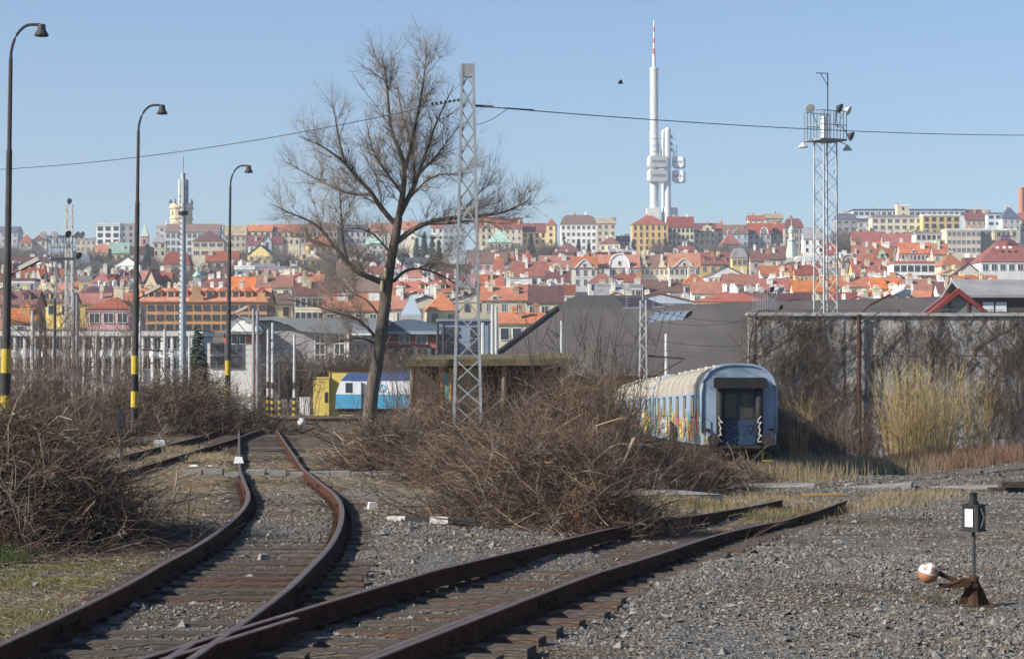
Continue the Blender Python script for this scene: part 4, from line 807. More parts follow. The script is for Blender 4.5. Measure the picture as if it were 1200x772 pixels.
def roof_of(e,kind,w,dp,h,rh,m,ov=.35):
    b=MB(); a=w/2+ov; f=-ov; k=dp+ov; c=dp/2; t=.22; z=h+.02
    if kind=='gable':
        for s in (0,1):
            y0,y1=((f,c) if s==0 else (k,c)); zz=z-.15
            P=[(-a,y0,zz),(a,y0,zz),(a,y1,z+rh),(-a,y1,z+rh)]
            if s: P=P[::-1]
            b.prism([Vector(p) for p in P],(0,0,t))
    elif kind=='front':
        for s in (-1,1):
            P=[(s*a,f,z-.15),(0,f,z+rh),(0,k,z+rh),(s*a,k,z-.15)]
            b.prism([Vector(p) for p in P],(0,0,t))
    elif kind=='hip':
        q=min(w/2*.98,dp*.55); r0=max(0,w/2-q); B=[(-a,f,z),(a,f,z),(a,k,z),(-a,k,z)]; T=[(-r0,c,z+rh),(r0,c,z+rh)]
        i=0; b.v=[*B,*T]; b.f=[(0,1,5,4),(1,2,5),(2,3,4,5),(3,0,4),(3,2,1,0)]; b.m=[0]*5
    elif kind=='mansard':
        q=min(2.2,dp*.25); h1=rh*.72; B=[(-a,f,z),(a,f,z),(a,k,z),(-a,k,z)]; T=[(-a+q*.6,f+q,z+h1),(a-q*.6,f+q,z+h1),(a-q*.6,k-q,z+h1),(-a+q*.6,k-q,z+h1)]; U=[(-w*.3,c,z+rh),(w*.3,c,z+rh)]
        b.v=[*B,*T,*U]; b.f=[(3,2,1,0),(0,1,5,4),(1,2,6,5),(2,3,7,6),(3,0,4,7),(4,5,9,8),(5,6,9),(6,7,8,9),(7,4,8)]; b.m=[0]*9
    elif kind=='spire':
        b.v=[(-a,f,z),(a,f,z),(a,k,z),(-a,k,z),(0,c,z+rh)]; b.f=[(0,1,4),(1,2,4),(2,3,4),(3,0,4),(3,2,1,0)]; b.m=[0]*5
    else:
        b.box(-a+.1,a-.1,f+.1,k-.1,z,z+max(.35,rh))
    return b.build('roof',m,e)
HOUSES=[]
def overlaps(x,y,w,dp,pad=.3): return any(abs(x-a)<(w+c)/2+pad and abs(y-b)<(dp+q)/2+pad for a,b,c,q in HOUSES)
def house(px0,px1,yr,ye,yb,d,kind,wall,roof,label,name='house',dp=None,cols=None,ww=None,wh=None,ch=None,dorm=0,fr='f',gab=None,yaw=0,st=3.4,group=None,rows=None,mull=1,chm=None,cat='house',ov=.35,noise=True):
    x=(xpx(px0,d)+xpx(px1,d))/2; w=(px1-px0)/F*d-.12; dp=dp or min(13,max(6,w*.8)) ; z0=min(zh(x-w/2,d),zh(x+w/2,d+dp))-1.5 if d>250 else zg(x,d)-.3
    h=zpx(ye,d)-z0; yc=d+(dp/2 if kind not in('flat','front') else 0); rh=max(.3,zpx(yr,yc)-zpx(ye,d)) if kind!='flat' else max(.35,(ye-yr)/F*d)
    e=empty(name,(x,d,z0),label,cat,group,R(yaw)); HOUSES.append((x,d+dp/2,w,dp)); wm_=wmat(wall)
    b=MB().box(-w/2,w/2,0,dp,0,h)
    if kind=='gable':
        for s in (-1,1): b.prism([Vector((s*(w/2-.13),0.15,h-.1)),Vector((s*(w/2-.13),dp-.15,h-.1)),Vector((s*(w/2-.13),dp/2,h+rh-.12))],(s*.12,0,0))
    if kind=='front': b.prism([Vector((-w/2+.15,-.003,h-.1)),Vector((w/2-.15,-.003,h-.1)),Vector((0,-.003,h+rh-.15))],(0,dp,0))
    if d<1200 and kind!='spire' and h>4: b.box(-w/2-.12,w/2+.12,-.14,-.004,h-.45,h-.12)
    b.build('wall',wm_,e); ro=roof_of(e,kind,w,dp,h,rh,rmat(roof),ov)
    # windows facing the camera
    ww=ww or random.uniform(.9,1.45); wh=wh or random.uniform(1.4,2.0); fr=random.choice('ffsd') if fr=='f' else fr; mull=random.choice((0,1,1,2)) if mull==1 else mull
    vis=zpx(ye,d)-zpx(yb,d); nr=rows if rows is not None else max(1,min(6,int(vis/st+.45))); nc=cols if cols is not None else max(1,int(w/2.7))
    sp=w/max(1,nc); hh=min(wh,st*.62)
    wmh=window_mesh(min(ww,sp*.7),hh,fr,mull)
    for r_ in range(nr):
        zc=h-.75-hh/2-r_*st
        if zc<1: break
        if kind!='flat' and r_==0 and nr>1 and random.random()<.5: MB().box(-w/2-.06,w/2+.06,-.09,-.004,zc-hh/2-.75,zc-hh/2-.55).build('string_course',wm_,e)
        for c_ in range(nc): link('window',wmh,e,(-w/2+sp*(c_+.5),-.02,zc))
    if nc and (yaw<0 or px1<560):   # side facing inward may be seen
        for c_ in range(max(1,int(dp/4))): 
            for r_ in range(min(nr,2)): o=link('window',wmh,e,(w/2+.02,dp*(c_+.5)/max(1,int(dp/4)),h-.75-hh/2-r_*st),math.pi/2)
    nchim=ch if ch is not None else (random.choice((3,4,5,6)) if 400<d<800 and kind in('gable','flat') else random.choice((1,2,2,3)) if kind in('gable','hip','mansard') else (1 if kind=='flat' else 1))
    for i in range(nchim):
        cx=random.uniform(-.44,.44)*w; cy=dp*(.5 if kind!='flat' else random.uniform(.15,.8)); lo=random.random()<.35 and kind=='gable'
        if kind in('hip','spire','mansard'): cx*=.5
        zz=h+(rh if kind not in('front','spire') else rh*.5)
        if kind=='spire': continue
        if lo: cy=dp*random.uniform(.2,.35); zz=h+rh*cy/(dp/2)+.5
        chim(ro,cx,cy+random.uniform(-.05,.15)*dp*(kind!='flat' and not lo),zz-.6,random.choice((.6,.8,1.0,1.6)),random.uniform(.6,.9),random.uniform(1.0,2.2),chm or random.choice(('white','white','cream','beige','brick')))
    for i in range(dorm):
        t=.35; cx=-w/2+w*(i+.5)/dorm; zz=h+rh*t*.55; y0=dp/2*t*.7; b=MB().box(cx-.8,cx+.8,y0,y0+2.2,zz,zz+1.5,0).prism([Vector((cx-1.0,y0-.15,zz+1.5)),Vector((cx+1.0,y0-.15,zz+1.5)),Vector((cx,y0-.15,zz+2.3))],(0,2.6,0),1).box(cx-.5,cx+.5,y0-.03,y0+.1,zz+.35,zz+1.35,2)
        b.build('dormer',[wm_,rmat(roof),M_glass],ro)
    if gab:   # decorated gable(s) rising in front of the roof: (centre px, width px, top y, style)
        for (gc,gw,gy,style) in gab:
            cx=xpx(gc,d)-x; W=gw/F*d; T=zpx(gy,d)-z0; b=MB()
            if style=='arch': pts=[(cx+W/2*math.cos(a),-.25,h-.3+(T-h+.3)*math.sin(a)**.8) for a in [math.pi*i/14 for i in range(15)]]
            elif style=='wavy': pts=[(cx+W/2*q,-.25,h-.3+(T-h+.3)*(.5+.5*math.cos(math.pi*q))) for q in [1-i/9 for i in range(19)]]
            elif style=='step': pts=[(cx+W*q,-.25,h-.3+(T-h+.3)*v) for q,v in ((.5,0),(.5,.35),(.3,.45),(.3,.8),(.12,.85),(0,1),(-.12,.85),(-.3,.8),(-.3,.45),(-.5,.35),(-.5,0))]
            else: pts=[(cx+W/2,-.25,h-.3),(cx,-.25,T),(cx-W/2,-.25,h-.3)]
            b.prism([Vector(p) for p in pts],(0,.5,0)); g_=b.build('gable',wm_,e)
            if style in('arch','wavy'): MB().tube([(p[0],p[1]-.1,p[2]+.12) for p in pts],.22,5).build('gable_coping',wmat('white'),g_)
            if W>3: link('window',window_mesh(.9,min(1.3,(T-h)*.4),fr,0),g_,(cx,-.28,h+(T-h)*.35))
    return e
# ---------------------------------------------------------------- big grey-roofed shed behind the wall
d=170; dr=192; zb=zg(xpx(800,d),d)-1; ze=zpx(441,d); zr_=zpx(361,dr); M_gr=mat('felt_roof',(.066,.059,.054),.95,0,.25,col2=(.118,.106,.097),bump=.5,bscale=2.2,detail=14,stretch=(1,.35,.35))
X0,X1=xpx(548,d),xpx(1330,d); RX0=xpx(655,dr); o0=Vector((xpx(800,d),d,zb)); e=empty('depot_shed',o0,'huge dark grey hipped roof of the depot shed behind coach and wall','shed')
b=MB(); B=[(X0,d-.8,ze),(X1,d-.8,ze),(X1,d+44,ze),(X0,d+44,ze)]; T=[(RX0,dr,zr_),(X1,dr,zpx(343,dr)),(X1,dr+2,zpx(343,dr)),(RX0,dr+2,zr_)]
b.v=[tuple(Vector(p)-o0) for p in B+T]; b.f=[(0,1,5,4),(1,2,6,5),(2,3,7,6),(3,0,4,7),(4,5,6,7),(3,2,1,0)]; b.m=[0]*6; ro=b.build('roof',M_gr,e)
MB().box(X0+1-o0.x,X1-1-o0.x,0,40,0,ze-zb-.03).build('wall',wmat('yellow'),e)
MB().box(X0-o0.x,X1-o0.x,-.9,-.78,ze-zb-.25,ze-zb+.05).build('gutter',M_rust,e)
MB().tube([Vector((X0,d-.8,ze+.1))-o0,Vector((RX0,dr,zr_+.1))-o0],.22,6).build('hip_ridge',mat('ridge_dark',(.05,.047,.045),.9,.2),ro)
# raised ridge monitor
zm=zpx(346,dr+1); za,zc_=zr_-.35,zm; p=[(xpx(640,dr),dr-1.2,za),(xpx(795,dr),dr-1.2,za),(xpx(795,dr),dr+5,za),(xpx(640,dr),dr+5,za),(xpx(676,dr),dr+1,zc_),(xpx(746,dr),dr+1,zc_),(xpx(746,dr),dr+3,zc_),(xpx(676,dr),dr+3,zc_)]
MB().hexa([Vector(q)-o0 for q in p]).build('ridge_monitor',mat('felt_dark',(.07,.066,.064),.95,.2,.3),ro)
MB().hexa([Vector(q)-o0+Vector((0,-.06,.05)) for q in [(xpx(738,dr),dr-1.0,za+.25),(xpx(787,dr),dr-1.0,za+.25),(xpx(787,dr),dr-.9,za+.2),(xpx(738,dr),dr-.9,za+.2),(xpx(722,dr),dr+.6,zc_-.3),(xpx(757,dr),dr+.6,zc_-.3),(xpx(757,dr),dr+.7,zc_-.3),(xpx(722,dr),dr+.7,zc_-.3)]]).build('monitor_glass',mat('dark_pane',(.05,.045,.06),.25,.2),ro)
# arched skylight
def on_roof(px,py):   # intersect the pixel's sight line with the front slope
    n=(Vector((0,dr-d+.8,zr_-ze)).cross(Vector((1,0,0)))).normalized(); q=pt(px,py,1.0); c=Vector((0,0,CZ)); v=q-c; t=(Vector((0,d-.8,ze))-c).dot(n)/v.dot(n); return c+v*t-o0
up=Vector((0,-.42,.9))
A=[on_roof(757,382),on_roof(798,381),on_roof(812,367),on_roof(771,368)]; b=MB(); nn=8
rows=[]
for i in range(nn+1):
    t=i/nn; rows.append([A[0].lerp(A[3],t)+up*(.25+.35*math.sin(math.pi*t)),A[1].lerp(A[2],t)+up*(.25+.35*math.sin(math.pi*t))])
sk=MB()
for i in range(nn): sk.poly([rows[i][0],rows[i][1],rows[i+1][1],rows[i+1][0]])
for s in (0,1): sk.poly([r[s] for r in rows]+[A[3 if s==0 else 2]+up*-.3,A[0 if s==0 else 1]+up*-.3],1)
sk=sk.build('skylight',[mat('skylight_glass',(.20,.24,.30),.3,.2,.8),M_dsteel],ro)
for i in range(6): MB().tube([rows[0][0].lerp(rows[0][1],i/5)+up*.05,rows[nn//2][0].lerp(rows[nn//2][1],i/5)+up*.05,rows[nn][0].lerp(rows[nn][1],i/5)+up*.05],.06,4).build('glazing_bar',M_steel,sk)
for k in range(26):
    t=k/26+.01; p0=Vector((X0+(X1-X0)*t*.75,d-.8,ze)); p1=Vector((p0.x+ (5 if p0.x>RX0 else 0),dr,zr_+(zpx(343,dr)-zr_)*max(0,(p0.x-RX0)/(X1-RX0)))); 
    if p0.x>RX0: p1.x=p0.x; MB().tube([p0-o0+Vector((0,0,.03)),p1-o0+Vector((0,0,.03))],.05,4).build('roof_seam',M_gr,ro)
for k in range(5): q=on_roof(795+k*17,421); MB().box(-.15,.15,-.15,.15,-.1,.3).build('snow_stop',M_dsteel,ro,q)
# red glazed gable and dark house right
d=150; x=xpx(1122,d); z0=zg(x,d); P=[pt(1089,371,d),pt(1122,345,d),pt(1158,371,d)]; o0=Vector((x,d,z0)); e=empty('glazed_gable',o0,'glass gable with red edges just above the right part of the wall','porch')
MB().prism([p-o0 for p in (P[0]-Vector((0,0,6)),P[2]-Vector((0,0,6)),P[2],P[1],P[0])],(0,6,0)).build('glass_end',mat('gable_glass',(.16,.18,.19),.25,.2,1),e)
M_redm=mat('red_metal',(.20,.035,.03),.6,.15)
for a,b in ((0,1),(2,1)): 
    v=(P[b]-P[a]); nrm=Vector((-v.z,0,v.x)).normalized()*(1 if a==0 else -1); MB().prism([P[a]-o0-Vector((0,.4,0)),P[b]-o0-Vector((0,.4,0)),P[b]-o0-Vector((0,.4,0))+Vector((0,0,.45)),P[a]-o0-Vector((0,.4,0))+Vector((0,0,.30))],(0,.5,0)).build('red_roof_edge',M_redm,e); MB().prism([P[a]-o0+Vector((0,3.2,0)),P[b]-o0+Vector((0,3.2,0)),P[b]-o0+Vector((0,3.2,.25)),P[a]-o0+Vector((0,3.2,.25))],(0,.35,0)).build('red_roof_edge',M_redm,e)
for t in (.35,.65): q=P[0].lerp(P[2],t)-o0; MB().box(q.x-.06,q.x+.06,-.12,-.02,q.z-3,q.z+ (1.1 if True else 0)).build('mullion',M_redm,e)
house(1137,1262,331,347,380,160,'gable','dark','grey','dark brown house with two white windows at the right edge above the wall',dp=9,cols=0,ch=0,ov=.5)
e=[o for o in bpy.data.objects if o.get('label','').startswith('dark brown house')][0]
for px in (1158,1173): q=pt(px,358,160)-e.location; link('window',MB().box(-.33,.33,-.05,.02,-.38,.38,0).box(-.42,.42,-.04,.0,-.47,.47,1).mesh('window',[mat('bright_pane',(.62,.66,.68),.3,.1),M_frame]),e,(q.x,-.03,q.z))

# ---------------------------------------------------------------- locomotive, yellow building, cabinet
d=183; x0=xpx(393,d); z0=zpx(492,d); e=empty('locomotive',(x0,d,z0),'blue and white electric locomotive partly hidden behind the tree trunk','locomotive'); e.rotation_euler=(0,0,R(-4))
S=[(0,1.0),(0,2.1),(.55,3.7),(1.1,4.1),(18,4.1),(18,1.0)]
def lslab(z0_,z1_,m,nm,y0=0,y1=3,ins=0):
    def xf(z): return np.interp(z,[1.0,2.1,3.7,4.1],[0,0,.55,1.1])+ins
    MB().hexa([(xf(z0_),y0,z0_),(18,y0,z0_),(18,y1,z0_),(xf(z0_),y1,z0_),(xf(z1_),y0,z1_),(18,y0,z1_),(18,y1,z1_),(xf(z1_),y1,z1_)]).build(nm,m,e)
M_lb=mat('loco_light_blue',(.08,.31,.50),.4,.12,1); M_ln=mat('loco_navy',(.06,.10,.25),.4,.1,1); M_lw=mat('loco_white',(.66,.68,.70),.4,.08,1)
lslab(1.0,2.25,M_lb,'lower_body'); lslab(2.25,3.4,M_lw,'white_band'); lslab(3.4,4.1,M_ln,'roof_band')
MB().hexa([(1.4,-.01,3.4),(3.4,-.01,3.4),(3.0,-.01,4.0),(2.2,-.01,4.0),(1.4,-.02,3.4),(3.4,-.02,3.4),(3.0,-.02,4.0),(2.2,-.02,4.0)]).build('roof_panel',M_ln,e)
MB().box(.9,1.5,-.03,-.005,2.4,3.25).build('cab_window',M_glass,e); MB().box(3.2,17,.4,2.6,4.1,4.45).build('roof_equipment',M_dsteel,e); MB().box(2.3,2.42,-.2,-.05,1.0,3.3).build('handrail',M_dsteel,e)
MB().box(.2,17.8,.3,2.7,.45,.98).build('underframe',M_under,e)
for xx in (2.2,5,13,16): MB().tube([(xx,.3,.6),(xx,.15,.6)],.6,16).build('wheel',M_under,e)
tcv=bpy.data.curves.new('lettering','FONT'); tcv.body='ČD'; tcv.size=.95; tcv.extrude=.01; to=bpy.data.objects.new('tmp',tcv); COL.objects.link(to)
dg=bpy.context.evaluated_depsgraph_get(); tm=bpy.data.meshes.new_from_object(to.evaluated_get(dg)); bpy.data.objects.remove(to); tm.materials.clear(); tm.materials.append(M_lb); q=link('lettering',tm,e,(3.1,-.03,2.45)); q.rotation_euler=(math.pi/2,0,0)
d=190; x0=xpx(367,d); z0=zpx(487,d); e=empty('yellow_building',(x0,d,z0),'small bright yellow building left of the locomotive','building'); k=d/F
M_by=mat('bright_yellow',(.70,.54,.14),.85,.08,.6)
MB().box(0,1.45,0,5,0,3.35).build('low_wing',M_by,e); MB().box(1.46,5.4,0.4,5,0,4.0).build('tall_wing',M_by,e); MB().box(1.35,5.6,.3,5.2,4.02,4.5).build('dark_roof',M_rust,e); MB().box(-.05,1.5,-.05,5,3.36,3.5).build('wing_roof',M_by,e)
MB().box(1.05,1.32,-.04,.01,1.2,2.15).build('window',M_glass,e); MB().box(1.40,1.50,.32,.44,.1,4.3).build('corner_strip',M_yellow,e)
x=xpx(357,178); tag(MB().box(-.42,.42,0,.6,.1,1.55).box(-.46,.46,-.04,.64,1.55,1.64).box(-.3,.3,.1,.5,-.3,.1).build('switch_cabinet',M_white,None,(x,178,zg(x,178))),'white switch cabinet left of the yellow building','cabinet')
e=empty('fence',(0,0,0),'low dark pipe fence behind the poles left of the yellow building','fence')
for i in range(9): x=xpx(318+i*6,200); MB().tube([(x,200,zg(x,200)-.1),(x,200,zg(x,200)+1.2)],.05,5).build('post',M_dsteel,e)
for h in (.6,1.15): MB().tube([(xpx(316,200),200,zg(-22,200)+h),(xpx(368,200),200,zg(-19,200)+h)],.05,5).build('rail',M_dsteel,e)
x=xpx(692,175); z0=zg(x,175); e=empty('rail_van',(x,175,z0),'dark blue rail vehicle showing between brush and grey roof','rail vehicle'); MB().box(-3,3.2,0,2.8,1.0,zpx(441,175)-z0).build('body',M_ln,e); MB().box(-2.9,3.1,.1,2.7,zpx(441,175)-z0,zpx(438,175)-z0).build('roof',M_dsteel,e); MB().box(-2,-.6,-.03,0,1.9,2.6).build('window',M_glass,e); MB().box(-2.6,2.8,.2,2.6,.2,.98).build('underframe',M_under,e)

# ---------------------------------------------------------------- long white office, flats with curved roofs
d=235; x0,x1=xpx(-40,d),xpx(236,d); z0=zg(x0,d)-.5; e=empty('office_building',((x0+x1)/2,d,z0),'long low white office with rows of windows at left','office building'); w=x1-x0
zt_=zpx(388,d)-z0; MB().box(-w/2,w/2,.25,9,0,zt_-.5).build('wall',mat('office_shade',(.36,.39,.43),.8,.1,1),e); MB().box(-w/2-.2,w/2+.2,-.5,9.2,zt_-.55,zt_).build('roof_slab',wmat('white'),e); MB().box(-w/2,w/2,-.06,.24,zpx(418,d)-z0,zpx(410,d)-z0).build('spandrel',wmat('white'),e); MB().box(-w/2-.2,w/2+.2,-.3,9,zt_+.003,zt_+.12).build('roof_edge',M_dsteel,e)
nb=24
for i in range(nb+1): MB().box(-.13,.13,-.35,.24,0,zt_-.56).build('column',wmat('white'),e,(-w/2+w*i/nb,0,0))
wm1=window_mesh(.75,1.15,'f',1); 
for i in range(nb):
    for k in (0,1):
        cx=-w/2+w*(i+.5)/nb+(k-.5)*.62*0; 
        if k==0: link('window',window_mesh(.72,1.2,'f',1),e,(cx,.2,zpx(402,d)-z0))
        else: link('window',window_mesh(.72,1.2,'f',1),e,(cx,.2,zpx(426,d)-z0))
# flats with arched roof, left block
def arch_pts(xa,xb,zb_,zt__,n=14): return [(xa+(xb-xa)*i/n, zb_+(zt__-zb_)*math.sin(math.pi*i/n)**.75) for i in range(n+1)]
d=205; x0=xpx(243,d); x1=xpx(303,d); z0=zg(x0,d)-.5; o0=Vector((x0,d,z0)); e=empty('apartment_block',o0,'white and red flats with arched gable and grey vaulted roof left of the tree','apartment block')
W=x1-x0; Z=lambda y,dd=d: zpx(y,dd)-z0; Xp=lambda p,dd=d: xpx(p,dd)-x0
MB().box(0,W,0,14,0,Z(402)).build('white_wall',wmat('white'),e); MB().box(Xp(262),W,.1,14,Z(402)+.02,Z(392)).build('red_storey',mat('salmon_red',(.55,.13,.09),.85,.1,1),e); MB().box(Xp(257),W+.3,-.7,14,Z(392)+.02,Z(389)).build('eave',rmat('grey'),e)
ar=arch_pts(Xp(270),Xp(303),Z(389)+.05,Z(375)); MB().prism([Vector((p[0],.1,p[1])) for p in ar],(0,.4,0)).build('arch_gable',wmat('white'),e)
ro=MB(); pr=arch_pts(Xp(262),Xp(308),Z(389)+.05,Z(371)); ro.prism([Vector((p[0],.3,p[1])) for p in pr],(0,30,0)); ro.build('vaulted_roof',mat('zinc_roof',(.25,.27,.29),.55,.15,.6,metal=.2),e)
MB().box(Xp(298),Xp(303)+.02,-.12,-.005,.5,Z(392)).build('red_pilaster',mat('salmon_red',(.55,.13,.09)),e)
for py in (408,424): 
    for px in (251,258,274,281): link('window',window_mesh(.62,1.0,'d',0),e,(Xp(px),-.02,Z(py)))
for px in (276,283): link('window',window_mesh(.7,.9,'f',0),e,(Xp(px),.08,Z(397)))
for py in (402,416): MB().box(Xp(247),Xp(262),-.9,-.05,Z(py)-.2,Z(py)-.1).build('balcony',M_dsteel,e)
# side wing with sweeping roof
P=[(303,452),(303,377),(318,376),(335,380),(352,388),(440,392),(440,452)]
MB().prism([Vector((Xp(a,d+2),2,Z(b,d+2))) for a,b in P],(0,10,0)).build('grey_wing',mat('grey_render',(.34,.32,.32),.9,.1,.8),e)
R_=[(300,372),(320,371),(345,373),(400,372),(452,373),(452,378),(440,392),(400,392),(352,388),(335,379),(318,375),(300,376)]
MB().prism([Vector((Xp(a,d+1.5),1.3,Z(b,d+1.5))) for a,b in R_],(0,12,0)).build('sweeping_roof',mat('zinc_roof',(.25,.27,.29)),e)
for px in (375,398): 
    for py in (396,409,422): link('window',window_mesh(.9,1.0,'f',1),e,(Xp(px,d+2),1.98,Z(py,d+2)))
MB().box(Xp(407,d+1.5),Xp(446,d+1.5),.6,2,0,Z(391)).build('white_bay',wmat('white'),e)
for px in (413,420,428,436): 
    for py in (397,407,417): link('window',window_mesh(.55,.62,'d',0),e,(Xp(px,d),.58,Z(py)))
d=215; x0=xpx(450,d); z0=zg(x0,d)-.5; e=empty('apartment_block',(x0,d,z0),'flats with shallow blue arched gable and red brick storey right of the tree','apartment block')
Z=lambda y,dd=d: zpx(y,dd)-z0; Xp=lambda p,dd=d: xpx(p,dd)-x0
MB().box(0,Xp(505),0,12,0,Z(408)).build('white_wall',wmat('white'),e); MB().box(0,Xp(512),.15,12,Z(408)+.02,Z(392)).build('brick_storey',mat('brick_red',(.36,.12,.09),.9,.2,1),e); MB().box(-.3,Xp(517),-.5,12,Z(392)+.02,Z(388)).build('eave',mat('eave_blue',(.30,.36,.42),.7,.1),e)
MB().prism([Vector((p[0],.2,p[1])) for p in arch_pts(-.5,Xp(518),Z(388)+.05,Z(376))],(0,14,0)).build('arched_gable',mat('zinc_blue',(.34,.39,.44),.6,.1),e); MB().prism([Vector((p[0],.0,p[1])) for p in arch_pts(-1,Xp(521),Z(389)+.05,Z(374))],(0,.18,0)).build('gable_edge',mat('edge_slate',(.10,.14,.19),.6,.1),e)
for px in (474,494,): link('window',window_mesh(1.0,.75,'f',1),e,(Xp(px),.12,Z(398)))
for px in (462,478,494): 
    for py in (414,427): link('window',window_mesh(.9,.7,'d',1),e,(Xp(px),-.02,Z(py)))
MB().box(Xp(512)+.02,Xp(572),2,12,0,Z(376)).build('blue_wing',mat('wing_blue',(.22,.28,.36),.8,.2,.6),e); MB().box(Xp(510),Xp(574),1.7,12.2,Z(376)+.02,Z(373)).build('wing_roof',mat('zinc_roof',(.25,.27,.29)),e)
for px in (520,532,556): 
    for py in (388,402,416): link('window',window_mesh(.8,.8,'d',0),e,(Xp(px),1.98,Z(py)))
# glass pyramid
x=xpx(481,320); z0=zh(x,320); e=empty('glass_pyramid',(x,320,z0),'pale blue pointed glass roof above the flats right of the tree','roof lantern'); h=zpx(344,320)-z0; hb=zpx(369,320)-z0
b=MB(); b.v=[(-1.6,0,hb),(1.7,0,hb),(1.7,3,hb),(-1.6,3,hb),(.2,1,h)]; b.f=[(0,1,4),(1,2,4),(2,3,4),(3,0,4),(3,2,1,0)]; b.m=[0]*5; b.build('glass_cone',mat('pyramid_glass',(.38,.45,.52),.3,.1),e); MB().box(-1.6,1.7,0,3,0,hb-.01).build('wall',wmat('grey'),e)

# ---------------------------------------------------------------- television tower, water tower, church spire, chimney
d=1500; x=xpx(767,d); z0=zh(x,d)-2; k=d/F; e=empty('television_tower',(x,d,z0),'tall futuristic television tower with pods on the skyline','tower'); zz=lambda y: zpx(y,d)-z0
M_tw=mat('tower_metal',(.60,.63,.66),.5,.06,.1,metal=.1); M_tp=mat('tower_white',(.66,.65,.61),.6,.05,.1)
MB().tube([(0,0,0),(0,0,zz(153))],5.2*k,20).build('main_shaft',M_tw,e,smooth=False)
pr=[]; n=20
for i in range(n): a=zz(153)+(zz(81)-zz(153))*i/n; b_=zz(153)+(zz(81)-zz(153))*(i+1)/n; pr+=[(5.0*k,a),(5.0*k,b_-.9),(4.6*k,b_-.8),(4.6*k,b_)]
MB().lathe(pr,20).build('ribbed_shaft',M_tp,e); MB().lathe([(5.3*k,zz(82)),(5.3*k,zz(80)),(2.4*k,zz(79)),(2.2*k,zz(66)),(2.6*k,zz(65)),(2.6*k,zz(64))],12).build('antenna_base',M_tw,e)
ys_=[64,57,51,45,38,32,24]
for i in range(6): MB().lathe([(1.35*k*(1-.08*i),zz(ys_[i])),(1.3*k*(1-.08*i),zz(ys_[i+1]))],8).build('antenna_section',[mat('mast_red',(.62,.07,.06),.6,0),M_white][i%2],e)
for (dx,dy,top) in ((15.5*k,-6*k,150),(13*k,14*k,150)): MB().lathe([(3.6*k,0),(3.6*k,zz(top+3)),(2.6*k,zz(top+.8)),(.4*k,zz(top))],16,(dx,dy,0)).build('side_shaft',M_tw,e)
for (y0,y1) in ((184,197),(200,214)):
    for (cx,cy,w,a) in ((-1,-7,21,12),(25,2,13.5,-16),(10,18,13,0)):
        o=MB(); hw=w/2*k; hd=7*k; za,zb_=zz(y1),zz(y0); c=1.8*k
        S_=[(-hw+c,za),(hw-c,za),(hw,za+c),(hw,zb_-c),(hw-c*.7,zb_),(-hw+c*.7,zb_),(-hw,zb_-c),(-hw,za+c)]
        p=o.prism([Vector((q[0],-hd,q[1])) for q in S_],(0,2*hd,0)).build('pod',M_tp if cx<5 else M_tw,e,((cx+4)*k,cy*k,0),rz=R(a))
        MB().box(-hw*.75,hw*.75,-hd-.15,-hd-.02,za+(zb_-za)*.42,za+(zb_-za)*.62).build('pod_windows',mat('pod_glass',(.30,.33,.36),.3,.1),p)
b=MB()
for i in range(14):
    xx=random.uniform(-1,26)*k; yy=random.uniform(-6,4)*k; za=zz(183)-.2; h=random.uniform(5,19)*k; b.tube([(xx,yy,za),(xx,yy,za+h)],.5*k,4)
for zq in (178,171,163): b.tube([(-3*k,-5*k,zz(zq)),(24*k,-5*k,zz(zq))],.4*k,4); b.tube([(2*k,-6*k,zz(zq)),(2*k,-6*k,zz(zq)+5*k)],1.4*k,8); b.tube([(20*k,-4*k,zz(zq)),(20*k,-4*k,zz(zq)+4*k)],1.2*k,8)
b.build('equipment_platform',M_steel,e)
MB().box(-9*k,5*k,-9*k,14*k,0,zz(244)).build('base_block',M_tp,e); MB().tube([(19*k,4*k,0),(19*k,4*k,zz(243.5))],9*k,16).build('base_drum',M_tw,e); 
d=1230; x=xpx(212,d); z0=zh(x,d); k=d/F; e=empty('water_tower',(x,d,z0),'cream historic water tower with statues on its cornice','tower'); zz=lambda y: zpx(y,d)-z0
MB().lathe([(13.2*k,0),(13.2*k,zz(258)),(14.2*k,zz(257)),(14.2*k,zz(255)),(13.3*k,zz(254.5)),(13.3*k,zz(246)),(14.8*k,zz(244.5)),(14.8*k,zz(243)),(13.6*k,zz(242.5)),(13.6*k,zz(239)),(1,zz(238.8))],8).build('tower_body',mat('tower_cream',(.60,.50,.31),.85,.12,.3),e,rz=R(22.5))
for i in range(8):
    a=R(-90+45*i+22.5); MB().lathe([(.9*k,0),(.9*k,2*k),(.6*k,2.2*k),(.8*k,3.5*k),(.55*k,5*k),(.3*k,5.6*k)],8,(13.4*k*math.cos(a),13.4*k*math.sin(a),zz(239.3))).build('statue',M_dsteel,e)
for i in range(8):
    a=R(-90+45*i); o=MB().box(-.9*k,.9*k,-.1,.1,zz(253),zz(247.5)).build('window',M_glass,e,(12.35*k*math.cos(a),12.35*k*math.sin(a),0),rz=a+math.pi/2)
d=880; x=xpx(928,d); z0=zh(x,d); k=d/F; e=empty('church_spire',(x,d,z0),'pale green spire with copper cupola left of the floodlight tower','church'); zz=lambda y: zpx(y,d)-z0
MB().box(-8*k,8*k,-8*k,8*k,0,zz(302)).build('tower_base',wmat('white'),e); MB().lathe([(7.6*k,zz(302)),(4.2*k,zz(283)),(5*k,zz(282)),(5*k,zz(281)),(3.2*k,zz(280))],8).build('tapered_body',mat('verdigris',(.46,.55,.46),.7,.15,.4),e)
